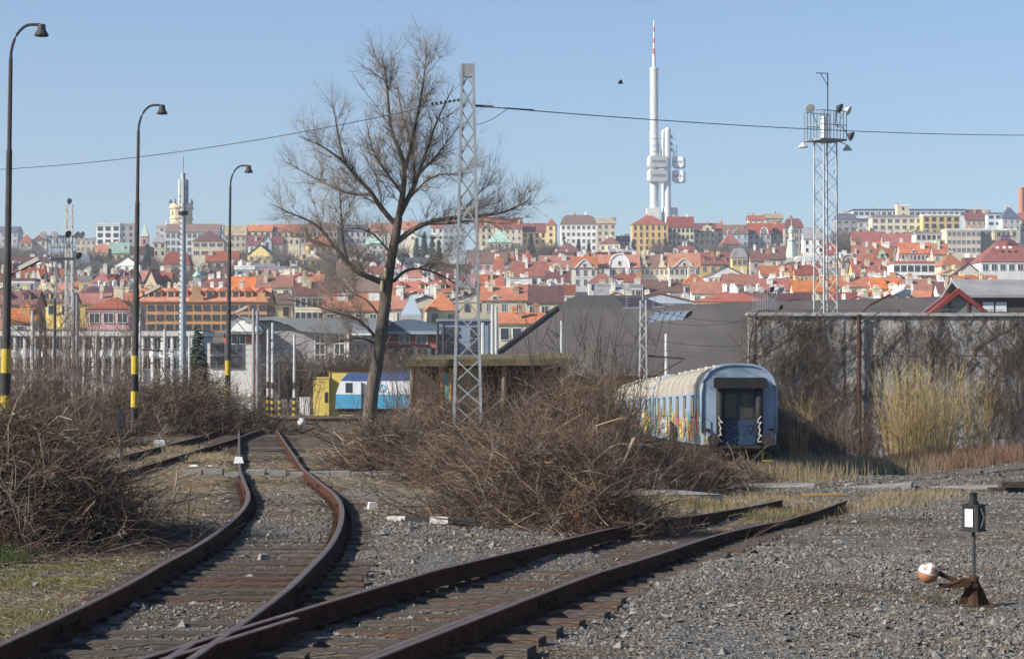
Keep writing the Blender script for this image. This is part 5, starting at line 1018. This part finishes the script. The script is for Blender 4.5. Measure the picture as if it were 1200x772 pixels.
MB().lathe([(3.2*k,zz(281)),(3*k,zz(273)),(4.2*k,zz(272.5)),(4.2*k,zz(271.5))],8).build('lantern',wmat('sand'),e); MB().lathe([(3.8*k,zz(272)),(4.2*k,zz(270)),(3*k,zz(267)),(1*k,zz(265)),(.5*k,zz(262)),(.15*k,zz(255))],8).build('cupola',rmat('green'),e)
d=1160; x=xpx(1198,d); z0=zh(x,d); k=d/F; tag(MB().lathe([(4.4*k,0),(3.6*k,zpx(222,d)-z0),(4.0*k,zpx(221.5,d)-z0),(4.0*k,zpx(220,d)-z0)],14).build('brick_chimney',mat('chimney_brick',(.46,.20,.13),.9,.2,.4),None,(x,d,z0)),'round brick chimney at the right edge of the skyline','chimney')
# bird
p=pt(728,98,60); e=MB(); e.tube([(-.10,0,.0),(-.03,0,.02),(.06,0,.0)],[.015,.035,.012],6).poly([(-.05,0,.03),(.03,0,.03),(.02,-.14,.09),(-.06,-.22,.06)]).poly([(-.05,0,.03),(.03,0,.03),(.0,.14,.10),(-.09,.24,.07)])
tag(e.build('bird',M_black,None,p),'small dark bird flying left of the television tower','bird')
# ---------------------------------------------------------------- the city on the hillside
H_=house
# long brick-orange school and pink house at the foot of the hill
H_(160,313,339,353,392,400,'gable','brick','orange','long orange brick school with gables and rows of windows behind the phone mast',dp=13,cols=14,ww=1.4,wh=.95,rows=3,ch=3,dorm=10,gab=[(230,17,332,'step'),(306,13,340,'step')],st=1.85,mull=1)
H_(102,152,348,362,392,345,'hip','pink','red','pink house with red hipped roof behind the middle street lamp',dp=15,cols=3,ww=1.9,wh=1.5,ch=1)
H_(8,40,363,377,392,330,'gable','beige','orange','low orange roofed house behind the first street lamp')
H_(-30,41,341,357,380,400,'gable','brick','maroon','dark maroon roofed terrace at the far left edge',dorm=3)
L=[ # x0,x1,ridge,eave,base,d,kind,wall,roof,label,extra
(-20,20,266,272,290,1150,'gable','grey','slate','grey slate roofed block at the far left of the skyline',{}),
(22,37,275,284,293,1100,'hip','cream','red','cream villa with red roof on the far left skyline',{}),(37,54,275,282,290,1105,'hip','beige','maroon','beige house with dark hipped roof on the far left skyline',{}),
(54,77,276,279,290,1150,'flat','pale_blue','slate','low bluish block on the skyline left of the lattice pylon',{}),(88,112,279,281,294,1150,'flat','beige','grey','flat beige block left of the white tower block',{}),
(112,140,261,264,292,1090,'flat','white','white','white tower block with three window columns on the left skyline',dict(cols=3,ww=2.4,yaw=0)),(140,157,262,264,288,1110,'flat','grey','grey','grey tower block behind the middle street lamp',dict(cols=2)),  # white tower's right side: its shade is painted as grey wall colour
(76,85,294,298,322,840,'flat','cream','grey','narrow cream house behind the squat floodlight tower',{}),(84,105,296,309,326,860,'mansard','cream','slate','cream house with blue slate roof right of the squat floodlight tower',{}),
(26,50,312,330,342,610,'gable','cream','red','red roofed house with cream gable behind the first lamp head',dict(gab=[(44,11,315,'p')])),(50,64,313,324,336,625,'gable','yellow','maroon','small yellow house with maroon roof at far left',{}),
(8,40,326,329,345,520,'flat','white','maroon','wide white house with five dark windows at far left',dict(cols=6)),(45,80,332,345,352,500,'gable','beige','rust','rust roofed row below the squat floodlight tower',{}),
(92,107,323,330,344,560,'flat','yellow','grey','yellow flat roofed house right of the squat floodlight tower',{}),(107,128,318,331,345,545,'hip','lilac','rust','lilac blue house with rust hipped roof',dict(cols=4)),(128,135,321,323,346,540,'flat','red','red','narrow bright red house left of the middle street lamp',dict(cols=1)),
(135,160,320,326,342,590,'gable','pink','maroon','pink house with dormers behind the middle street lamp',dict(dorm=2)),(136,162,335,339,350,480,'flat','beige','slate','flat slate roofed house at the foot of the middle street lamp',{}),
(127,150,285,297,312,900,'gable','yellow','green','yellow house with dark green copper roof below the white tower block',{}),(134,162,300,310,326,725,'front','white','brown','white gabled house with brown roof left of the middle street lamp',{}),
(178,194,274,284,305,950,'hip','sand','grey','sandy house with grey roof left of the white school',{}),(183,195,263,266,280,1110,'flat','white','white','white block left of the water tower',{}),
(193,256,263,272,300,1010,'gable','white','brown','long white school with brown roof below the water tower',dict(cols=10,ww=2.6,wh=2.4,ch=1,mull=2)),(225,262,271,283,302,910,'hip','cream','maroon','cream villa with maroon hipped roof right of the white school',dict(ww=2.4,cols=4)),
(190,222,295,310,334,760,'mansard','beige','red','beige house with red mansard roof behind the phone mast',dict(cols=3)),(168,184,316,333,348,600,'front','sand','red','sandy gabled house with red roof below the red mansard house',{}),(184,200,318,331,346,606,'gable','pale_green','rust','pale green house with rust roof beside the phone mast',{}),
(245,261,264,265,284,1060,'flat','white','grey','white flat roofed block right of the water tower',{}),(262,288,265,276,294,1080,'gable','beige','tan','beige terrace with tan roof right of the third street lamp',{}),
(288,318,264,271,284,1100,'gable','cream','orange','left half of the long orange roof on the skyline',dict(dp=12)),(318,351,263.5,272,284,1103,'gable','cream','rust','right half of the long orange roof on the skyline',dict(dp=12)),
(290,308,276,288,300,955,'gable','white','maroon','white house with maroon roof left of the white gable',{}),(307,318,273,283,300,945,'front','white','maroon','narrow white gabled house on the left hillside',{}),(318,331,277,286,300,958,'gable','beige','maroon','beige house with maroon roof right of the white gable',{}),
(289,319,287,299,316,850,'front','yellow','slate','yellow gabled house with dark slate roof on the left hillside',{}),(345,379,297,304,320,835,'hip','yellow','tan','ochre yellow villa with pale roof left of the tree crown',dict(gab=[(356,9,294,'p')])),(361,390,276,287,300,955,'hip','yellow','orange','house with bright orange hipped roof behind the tree crown',{}),
(352,395,261,271,290,1080,'mansard','beige','brown','long beige terrace behind the left tree limbs',dict(cols=9)),(395,430,264,271,290,1083,'gable','grey','slate','grey terrace with slate roof behind the tree crown',{}),(428,462,262,272,292,1086,'gable','beige','rust','rust roofed terrace just left of the tree stem',{}),
(429,450,279,287,300,960,'gable','white','green','white house with pale green roof behind the tree',{}),(418,448,292,295,312,860,'flat','white','white','white modern villa behind the tree stem',dict(ww=2.2,cols=4)),(394,430,307,323,334,700,'gable','cream','brown','cream house with large brown roof left of the tree fork',{}),
(270,300,325,338,350,565,'gable','cream','orange','orange roofed terrace right of the third street lamp',{}),(300,342,323,337,350,560,'gable','cream','rust','wide rust roofed terrace right of the third street lamp',{}),(340,378,322,331,345,575,'gable','white','orange','bright orange roofed terrace left of the tree',{}),
(275,298,311,316,330,690,'flat','pale_blue','white','flat pale blue rooftop below the yellow gabled house',{}),(298,322,309,314,330,705,'flat','pink','grey','flat pink rooftop below the yellow gabled house',{}),(322,350,312,317,330,695,'flat','grey','grey','flat grey rooftop left of the ochre villa',{}),
(345,400,331,346,378,500,'gable','cream','maroon','cream terrace with maroon roof left of the tree',dict(cols=8)),(400,447,327,342,352,560,'gable','beige','brown','brown roofed terrace touching the tree trunk',{}),(378,446,345,364,374,430,'gable','beige','rust','rust roof with two broad white chimneys left of the trunk',dict(ch=0)),
(460,476,345,362,372,425,'gable','beige','rust','rust roof right of the trunk',{}),
(470,488,260,268,285,1085,'gable','cream','orange','orange roofed house right of the tree stem on the skyline',{}),(505,534,256,267,290,1080,'gable','white','red','white house with red roof left of the lattice mast on the skyline',{}),(519,545,263,266,286,1062,'flat','pale_blue','grey','pale blue house beside the lattice mast',{}),
(556,584,255,266,300,1065,'gable','cream','red','ornate cream house right of the lattice mast on the skyline',dict(gab=[(572,14,260,'step')])),(571,599,271,284,304,950,'hip','beige','green','beige villa with green hipped roof right of the lattice mast',{}),
(584,612,256,268,290,1095,'gable','cream','red','red roofed house right of the ornate cream house',{}),(612,640,262,272,290,1100,'gable','yellow','red','yellow house with red roof left of the small pointed turret',{}),(640,651,256,264,290,1085,'spire','yellow','red','small yellow turret with red pointed roof on the skyline',dict(ch=0)),
(577,592,303,317,328,750,'mansard','white','orange','white corner house with orange truncated roof',{}),(558,590,322,336,345,640,'gable','beige','rust','rust roofed house right of the lattice mast',{}),(470,498,314,326,340,640,'hip','white','red','white house with red hipped roof right of the tree fork',{}),
(600,642,307,324,338,680,'gable','white','red','white house with broad red roof and blue side',{}),(616,625,292,306,320,700,'spire','cream','red','slender red pointed turret in the middle of the hillside',dict(ch=0)),(590,620,325,327,340,640,'flat','white','grey','white flat roofed annexe below the broad red roof',{}),
(564,617,336,352,366,460,'gable','cream','orange','bright orange roof with white gable right of the lattice mast',dict(gab=[(580,20,344,'p')])),(617,660,336,355,368,470,'gable','beige','maroon','large dark maroon roof left of the grey shed roof',{}),(500,538,342,364,378,430,'hip','cream','orange','bright orange hipped roof left of the lattice mast',{}),
(584,642,368,379,405,330,'gable','cream','orange','cream house with orange roof and brick chimneys at the edge of the grey shed',dict(ch=3,chm='brick',cols=4,ww=1.4)),
(657,699,252,263,294,1050,'mansard','white','brown','grand white apartment house with brown roof on the skyline',dict(cols=7,ch=3)),(699,722,256,262,290,1075,'gable','beige','tan','shaded beige house right of the grand white house',{}),(722,738,277,283,296,1085,'gable','beige','brown','lower brown house at the end of the left skyline row',{}),  # grand house's receding right part: shade put into a darker beige wall
(702,727,278,286,298,950,'hip','cream','brown','small cream house with brown hipped roof in the skyline gap',{}),(741,783,253,263,294,1040,'hip','orange','red','orange yellow apartment house below the television tower',dict(cols=6,yaw=0)),
(783,813.5,254.5,266,294,1050,'gable','sand','red','sandy house with red roof right below the television tower',dict(cols=6)),(813.5,839,262,272,294,1060,'gable','cream','maroon','cream house with curved gable on the right skyline',dict(gab=[(829,17,263,'step')])),(839,848,262,271,290,1066,'gable','cream','red','narrow red roofed house right of the curved gable',{}),
(848,877,264,274,292,1062,'gable','pale_blue','brown','pale blue house with brown roof and white gable on the right skyline',dict(gab=[(861,8,268,'p')])),(877,904,262,274,294,1068,'gable','grey','red','red roofed house with arched dormer on the right skyline',dict(gab=[(896,9,267,'arch')])),(904,921,262,274,294,1072,'gable','sand','red','sandy house left of the green spire on the skyline',{}),
(877,896,253,258,275,1130,'gable','cream','red','red roof peeping up behind the right skyline row',{}),(896,918,251,256,275,1140,'gable','beige','tan','tan roof peeping up behind the right skyline row',{}),(847,868,274,286,296,965,'hip','grey','red','pavilion with red pyramid roof on the right hillside',{}),
(632,672,300,314,332,730,'gable','cream','rust','cream house with ornate gable left of the wavy gables',dict(gab=[(652,15,308,'step')])),(672,700,301,314,336,745,'gable','white','orange','white house with first wavy gable from the left',dict(gab=[(685,26,305,'wavy')])),(700,750,299,314,332,750,'gable','white','orange','white house with big round gable in the middle of the hillside',dict(gab=[(726,24,298,'arch')],cols=9)),
(750,784,299,314,334,752,'gable','cream','brown','cream house with brown roof and two small gables',dict(gab=[(755,8,303,'step'),(776,8,304,'step')],cols=6)),(784,821,297,313,334,747,'gable','cream','orange','cream house with second wavy gable and orange roof',dict(gab=[(802,30,304,'wavy')],cols=6)),(821,860,296,310,320,760,'gable','yellow','red','yellow house with wide red roof right of the wavy gables',dict(dorm=3)),
(858,876,291,302,314,735,'mansard','yellow','grey','yellow corner tower with grey domed roof',dict(ch=0,cols=3)),(880,903,292,306,318,790,'gable','beige','maroon','maroon roofed house right of the grey domed corner tower',{}),(903,921,290,304,318,800,'gable','grey','brown','brown roofed house left of the green spire',{}),
(920,942,256,267,294,1000,'mansard','beige','maroon','beige corner house with maroon roof behind the green spire',dict(cols=4)),(942,966,268,280,300,950,'gable','white','grey','white house with grey roof right of the green spire',{}),(936,978,300,303,318,850,'flat','white','white','white colonnaded building right of the green spire',{}),
(966,982,286,298,310,880,'gable','cream','red','red roofed house behind the floodlight tower',{}),
(892,932,312,322,332,700,'gable','white','rust','white house with rust roof below the green spire',{}),(932,963,311,322,334,697,'gable','yellow','red','yellow and white house with red roof below the green spire',dict(cols=6)),(963,985,314,321,336,690,'flat','yellow','grey','yellow flat roofed house behind the floodlight tower',{}),
(979,1005,250,257,280,1075,'mansard','grey','slate','grey block with dark slate roof right of the floodlight tower',dict(cols=3,ww=2.5)),(1005,1022,256,260,280,1090,'flat','grey','slate','dark grey link block on the right skyline',{}),(1022,1082,252,255,282,1080,'flat','sand','grey','long sandy modern block on the right skyline',dict(cols=7,ww=2.2)),
(1000,1132,245,247,256,1110,'flat','pale_blue','slate','long low penthouse strip along the right skyline',dict(cols=20,ww=3.2,wh=1.6,rows=1)),(1052,1066,240,241.5,256,1100,'flat','cream','white','cream stair tower on the right skyline',dict(cols=1)),(1082,1126,251,253,280,1070,'flat','yellow','white','yellow modern block on the right skyline',dict(cols=5,ww=2)),
(1000,1036,272,288,296,960,'gable','beige','red','red roofed row right of the floodlight tower',{}),(1036,1072,274,289,298,955,'gable','beige','red','wide red roofed row below the sandy modern block',{}),
(1132,1158,246,258,272,1105,'gable','beige','maroon','maroon roofed house on the far right skyline',{}),(1158,1175,249,251,270,1095,'flat','pale_blue','slate','blue glass corner block on the far right skyline',dict(cols=2,ww=2.6)),(1175,1197,243,256,272,1090,'hip','white','slate','white house with dark pointed roof on the far right skyline',{}),(1197,1240,250,258,275,1100,'gable','beige','red','red roofed house below the brick chimney',{}),
(1074,1110,272,274,286,905,'flat','white','grey','white flat roofed terrace below the yellow modern block',dict(cols=6)),(1110,1150,268,270,298,895,'flat','sand','white','stepped pale flats with balconies on the right hillside',dict(cols=7,ww=1.8)),(1150,1192,268,270,284,900,'flat','beige','white','beige flats above the large red hipped roof',dict(cols=7,ww=1.8)),
(1150,1222,275,307,324,640,'hip','white','red','large red hipped roof with solar panels at the right edge',dict(dp=17,cols=7,ww=1.6,ch=2)),(1056,1094,285,297,304,780,'gable','pink','orange','pinkish house with bright orange roof and pointed gable',dict(gab=[(1071,11,291,'p')],cols=8)),(1047,1096,306,309,324,690,'flat','white','rust','long white flat roofed house on the right hillside',dict(cols=6,ww=2)),
(1094,1112,286,298,312,772,'gable','beige','rust','rust roofed house right of the pointed gable',{}),(1000,1023,288,304,312,770,'gable','cream','orange','orange roofed house with small white turret',{}),(1023,1047,289,304,314,776,'gable','pale_green','rust','rust roofed house with pale green gable',dict(gab=[(1034,11,292,'step')])),
(1000,1046,304,321,330,705,'gable','yellow','red','yellow house with two wide yellow dormers on the right hillside',dict(dorm=2,cols=7)),(984,1003,299,306,322,720,'gable','beige','brown','brown roofed house with round arch gable right of the floodlight tower',dict(gab=[(994,15,299,'arch')])),
(1103,1133,298,312,322,725,'hip','beige','orange','orange hipped roof left of the large red roof',{}),(1132,1152,302,312,322,740,'flat','grey','maroon','row of white chimneys left of the large red roof',dict(ch=5,chm='white')),(1118,1152,308,323,332,600,'front','white','maroon','white gabled house with maroon roof at right',{}),
(980,1022,324,336,346,560,'gable','cream','rust','rust roofed row right of the floodlight tower just above the wall',{}),(1022,1058,326,338,348,555,'gable','beige','orange','orange roofed row below the yellow dormers',{}),(1058,1102,328,341,350,545,'gable','cream','rust','rust roof with a satellite dish below the long white house',{}),(1100,1142,331,343,352,530,'gable','white','maroon','dark maroon roof with white gable above the red glass gable',{}),
(640,668,318,330,342,650,'gable','cream','maroon','maroon roof left of the white bay windows in mid hillside',{}),(690,722,319,331,344,640,'hip','white','red','white house with red hipped roof below the big round gable',{}),(722,752,321,330,344,645,'gable','cream','red','cream house with red roof below the brown roofed gables',{}),(800,832,321,334,342,640,'hip','white','orange','bright orange hipped roof below the second wavy gable',{}),(811,848,331,344,352,560,'gable','white','orange','bright orange roof just above the grey shed roof',{}),
(848,890,322,334,344,630,'gable','cream','rust','rust roofed row below the grey domed corner tower',{}),(890,930,327,340,350,570,'gable','white','red','red roofed row left of the floodlight tower just above the wall',{}),(930,978,329,342,352,560,'gable','cream','orange','orange roofed row behind the foot of the floodlight tower',{}),
(700,752,333,337,348,560,'flat','white','grey','white rooftops above the ridge of the grey shed roof',dict(cols=7)),(752,800,330,342,352,565,'gable','grey','brown','brown roof with white chimneys above the skylight',{})]
for (a,b,yr,ye,yb,d,kd,wl,rf,lb,ex) in L: H_(a,b,yr,ye,yb,d+random.uniform(-1.5,1.5),kd,wl,rf,lb,**({'yaw':random.uniform(-16,16),**ex} if kd in('front','spire') or (kd=='hip' and not ex) else ex))
# special pieces on named houses
def find(t): return [o for o in bpy.data.objects if o.get('label','')==t][0]
o=find('rust roof with two broad white chimneys left of the trunk'); r=[c for c in o.children if c.name.startswith('roof')][0]
for px in (401,438): q=pt(px,350,432)-o.location; MB().box(q.x-1.1,q.x+1.1,2.5,4.5,q.z-2.2,q.z+1.2).build('chimney',wmat('white'),r)
o=find('large red hipped roof with solar panels at the right edge'); r=[c for c in o.children if c.name.startswith('roof')][0]
for i in range(3):
    for j in range(2):
        q=pt(1174+i*4.4,279.5+j*3.6,640+6.5-j*.7)-o.location; p=MB().box(-.5,.5,-.4,.4,0,.08).build('solar_panel',mat('solar',(.03,.06,.14),.2,.1),r,(q.x,q.y-1.1,q.z+.5)); p.rotation_euler=(R(45),0,0)
for px in (1168,1176,1183): q=pt(px,292,640+3.4)-o.location; p=MB().box(-.45,.45,-.5,.5,0,.12).build('roof_window',M_frame,r,(q.x,q.y-.9,q.z+.4)); p.rotation_euler=(R(45),0,0)
# spire left
d=1000; x=xpx(168.5,d); z0=zh(x,d); k=d/F; e=empty('brick_tower',(x,d,z0),'small brick tower with pale green pyramid spire on the left skyline','tower'); zz=lambda y: zpx(y,d)-z0
MB().box(-4.5*k,4.5*k,0,9*k,0,zz(277)).build('tower_body',wmat('brick'),e); b=MB(); b.v=[(-5*k,-.3,zz(277)+.02),(5*k,-.3,zz(277)+.02),(5*k,9.3*k,zz(277)+.02),(-5*k,9.3*k,zz(277)+.02),(0,4.5*k,zz(262))]; b.f=[(0,1,4),(1,2,4),(2,3,4),(3,0,4),(3,2,1,0)]; b.m=[0]*5; b.build('spire',mat('verdigris',(.46,.55,.46)),e); link('window',window_mesh(1.2,2.2,'s',0),e,(0,-.02,zz(283)))
d=570; x=xpx(230.5,d); z0=zh(x,d); k=d/F; e=empty('green_turret',(x,d,z0),'green copper onion turret behind the orange brick school','turret'); zz=lambda y: zpx(y,d)-z0
MB().box(-4*k,4*k,0,8*k,0,zz(324)).build('turret_body',wmat('grey'),e); MB().lathe([(5.6*k,zz(324)+.02),(5.6*k,zz(322)),(3*k,zz(320)),(1.5*k,zz(318)),(1.2*k,zz(314)),(.2*k,zz(309))],8,(0,4*k,0)).build('onion_roof',rmat('green'),e)
# fill the rows between the named houses
ROWS=[(415,350,362,'lowest'),(455,343,355,'second lowest'),(520,335,347,'third'),(590,326,338,'fourth'),(660,316,328,'fifth'),(715,309,320,'sixth'),(815,298,310,'seventh'),(930,285,296,'upper')]
ordn=['first','second','third','fourth','fifth','sixth','seventh','eighth','ninth','tenth','eleventh','twelfth','thirteenth','fourteenth','fifteenth','sixteenth','seventeenth','eighteenth','nineteenth','twentieth']
def near_named(px,py):
    best=None
    for t in L:
        cx=(t[0]+t[1])/2; cy=(t[2]+t[3])/2; s=abs(cx-px)+1.6*abs(cy-py)
        if best is None or s<best[0]: best=(s,t,cx,cy)
    return best
used=set(); nfill=0
for d,yr,ye,rn in ROWS+[(485,341,352,'x'),(555,332,343,'x'),(625,323,334,'x'),(690,314,325,'x'),(770,305,316,'x'),(440,347,357,'x'),(505,339,349,'x'),(575,329,339,'x'),(640,320,330,'x'),(735,311,321,'x'),(850,296,306,'x')]:
    px=-30+random.uniform(0,15)
    while px<1225:
        wpx=random.uniform(8,17)*F/d
        a,b=px,px+wpx; px=b+random.choice((.4,.4,.4,.6*F/d))
        if a<560 and d>690 and random.random()<.72: continue
        if 600<a<1340 and d<440: continue
        if d>900 and a>560 and random.random()<.5: continue
        dd=d+random.uniform(-6,6); x=(xpx(a,dd)+xpx(b,dd))/2; w=xpx(b,dd)-xpx(a,dd); dp=min(12,max(6,w*.75))
        if overlaps(x,dd+dp/2,w,dp,.2): continue
        j=random.uniform(-5,5)
        if any(t[5]>dd and t[0]<b-2 and t[1]>a+2 and yr+j<t[4]-11 for t in L): continue
        wl=random.choice(['white','cream','cream','beige','yellow','sand','grey','white','pink','pale_blue']); rf=random.choice(['orange','rust','red','maroon','rust','maroon','brown','red','grey','brown','slate'])
        kd=random.choice(['gable','gable','hip','front','front','flat','flat','mansard'])
        s,t,cx,cy=near_named((a+b)/2,yr); rel='below' if (yr+ye)/2>cy+7 else ('left of' if (a+b)/2<cx else 'right of')
        short='the '+' '.join(t[9].split()[:6]); kn={'gable':'roofed','hip':'hip roofed','front':'gabled','flat':'flat roofed','mansard':'mansard roofed'}[kd]
        lab='%s %s %s house %s %s'%(wl.replace('_',' '),rf,kn,rel,short); lab=lab.split(' with ')[0] if len(lab.split())>15 else lab; q=1; base=lab
        while lab in used: q+=1; lab=base+', %s one'%ordn[q-1]
        used.add(lab); H_(a,b,yr+j,ye+j,ye+j+random.uniform(8,16),dd,kd,wl,rf,lab,dp=dp,yaw=random.choice((0,0,random.uniform(-28,28))),ch=random.choice((2,3,4,5)),chm=random.choice(('white','white','cream','white')),dorm=random.choice((0,0,0,2,3)) if kd=='gable' else 0,group='houses filling the city hillside'); nfill+=1
print('fill houses',nfill,'named',len(L))
# ---------------------------------------------------------------- trees on the hillside
def small_tree(seed,h=10,n=260,r=(.05,.10)):
    g=np.random.default_rng(seed); a=g.uniform(0,6.28,n); z0=h*g.uniform(.22,.55,n); el=g.uniform(.35,1.25,n); ln=h*g.uniform(.25,.52,n)*(1-.25*(z0/h)); P=np.zeros((n,4,3)); 
    st=np.stack([g.normal(0,.04*h,n),g.normal(0,.04*h,n),z0],-1); b2=st+np.stack([np.cos(a)*ln*.45*np.cos(el),np.sin(a)*ln*.45*np.cos(el),ln*.5*np.sin(el)],-1)
    for i,t in enumerate((0,.35,.7,1)):
        P[:,i]=st+np.stack([np.cos(a)*ln*t*np.cos(el),np.sin(a)*ln*t*np.cos(el),ln*t*np.sin(el)],-1)+g.normal(0,.035*h,(n,3))*(t>0)
    R1=g.uniform(*r,n)[:,None]*np.array([1.3,1,.7,.4])[None]; V,Q=tubes_arrays(P,R1,3)
    i=g.integers(0,n,n*3); s=P[i,g.integers(1,4,n*3)]; dv=g.normal(0,1,(n*3,3))+np.array([0,0,.7]); dv/=np.linalg.norm(dv,axis=1,keepdims=True); L2=h*g.uniform(.06,.15,n*3)[:,None]
    V2,Q2=tubes_arrays(np.stack([s,s+dv*L2],1),np.full((n*3,2),1.)*r[0]*np.array([.8,.4]),3)
    return np_mesh('crown',np.concatenate([V,V2]),np.concatenate([Q,Q2+len(V)]),mat('far_twigs',(.12,.10,.085),.95,0,.3,col2=(.22,.185,.15)),True), MB().tube([(0,0,-.5),(0,0,h*.3),(.02*h,0,h*.62)],[.03*h*.5,.022*h*.5,.008*h],6).mesh('trunk',M_bark)
TV=[small_tree(300+i) for i in range(5)]
def conifer(seed,h=10):
    g=np.random.default_rng(seed); n=520; z=h*g.beta(1.0,1.5,n)*.97+.03*h; a=g.uniform(0,6.28,n); rr=(1-z/h)*h*.2*g.uniform(.65,1.12,n)+.02*h; p0=np.stack([np.zeros(n),np.zeros(n),z],-1); p1=np.stack([np.cos(a)*rr,np.sin(a)*rr,z-.35*rr],-1); s=np.stack([-np.sin(a),np.cos(a),np.zeros(n)],-1)*(.035*h*g.uniform(.5,1.2,n))[:,None]; up=np.array([0,0,.022*h])
    V=np.stack([p0+up*1.2,(p0+p1)/2+s+up*.2,p1,(p0+p1)/2-s+up*.2],1); return np_mesh('crown',V,np.arange(4*n).reshape(n,4),mat('needles',(.022,.040,.022),.9,0,.6,col2=(.05,.08,.04)))
CV=[conifer(i) for i in range(3)]; CT=MB().tube([(0,0,-.5),(0,0,9)],[.16,.03],6).mesh('trunk',M_bark)
def put_tree(px,d,py_top,label,group,con=False,z0=None,minh=4,fat=1.0):
    x=xpx(px,d); zb=(zh(x,d) if d>250 else zg(x,d)) if z0 is None else z0; h=max(minh,zpx(py_top,d)-zb)
    e=empty('conifer' if con else 'bare_tree',(x,d,zb),label,'conifer' if con else 'tree',group); s=h/10; e.scale=(s*fat,s*fat,s); e.rotation_euler=(0,0,random.uniform(0,6.28))
    if con: link('crown',random.choice(CV),e); link('trunk',CT,e)
    else: c,t=random.choice(TV); link('crown',c,e); link('trunk',t,e)
for zone,n,x0,x1,d0,d1,yt,lab in (('park slope at far left',34,-10,112,850,1060,(283,304),'bare tree on the wooded slope at the far left'),('slope under the white tower block',14,88,180,820,960,(288,310),'bare tree on the slope around the white tower block'),('slope below the white school',22,175,292,700,900,(296,318),'bare tree on the slope below the white school'),
  ('slope above the orange roofs',14,285,350,820,1000,(283,300),'bare tree among villas left of the tall tree'),('slope behind the tall tree',16,360,470,820,1000,(282,302),'bare tree on the slope behind the tall tree'),('slope right of the lattice mast',14,575,650,860,1000,(276,296),'bare tree below the skyline right of the lattice mast'),('gaps between villas at left',46,60,460,560,830,(300,326),'bare tree between the roofs of the left hillside'),('row under the right skyline',12,775,925,900,1010,(276,290),'bare street tree below the right skyline houses'),('row under the modern blocks',14,985,1090,930,1050,(260,275),'bare street tree below the modern blocks at right')):
    for i in range(n):
        for _ in range(12):
            px=random.uniform(x0,x1); d=random.uniform(d0,d1)
            if not overlaps(xpx(px,d),d,5,5,0): break
        else: continue
        put_tree(px,d,random.uniform(*yt)+(14 if d<640 else 0),lab,'bare trees: '+zone,fat=1.25,minh=6)
for px,d,yt,lab in ((488,940,278,'left dark conifer behind the tree right of its stem'),(497,945,272,'tallest dark conifer left of the lattice mast'),(506,935,276,'third dark conifer left of the lattice mast'),(514,940,281,'lowest dark conifer left of the lattice mast'),(661,960,277,'pointed conifer in front of the grand white house'),(678,955,280,'second pointed conifer in front of the grand white house'),(690,950,284,'third pointed conifer in front of the grand white house'),(742,970,280,'dark conifer at the left corner of the orange yellow house'),(780,965,279,'dark conifer right of the orange yellow house'),(790,960,283,'small conifer right of the orange yellow house'),(128,880,291,'conifer left of the copper roofed house'),(172,860,285,'conifer below the pale green spire'),(622,950,274,'conifer right of the green roofed villa')):
    put_tree(px,d,yt,lab,None,True,fat=1.5)
put_tree(232,175,383,'dark spruce right of the phone mast',None,True,fat=1.7)
put_tree(345,240,366,'bare tree in front of the vaulted roof flats',None,fat=1.0); put_tree(176,260,378,'bare tree in front of the orange brick school',None)
for i,(px,d,yt) in enumerate(((420,203,398),(405,203,405),(478,204,405),(470,203,398),(455,203,410),(338,185,400),(352,202,408),(385,203,402))): put_tree(px,d,yt,'small bare tree in the yard in front of the flats','small bare yard trees',fat=1.2)

# ---------------------------------------------------------------- haze
hz=MB().box(-1500,1500,-40,2600,-14,zpx(24,1500)+8).build('haze',[]); hz['kind']='stuff'
hm=bpy.data.materials.new('haze'); hm.use_nodes=True; nt=hm.node_tree; nt.nodes.remove(nt.nodes['Principled BSDF']); pv=nt.nodes.new('ShaderNodeVolumePrincipled'); pv.inputs['Color'].default_value=(.82,.87,1,1); pv.inputs['Density'].default_value=.00020; pv.inputs['Anisotropy'].default_value=.2
nt.links.new(pv.outputs[0],nt.nodes['Material Output'].inputs['Volume']); hz.data.materials.append(hm)
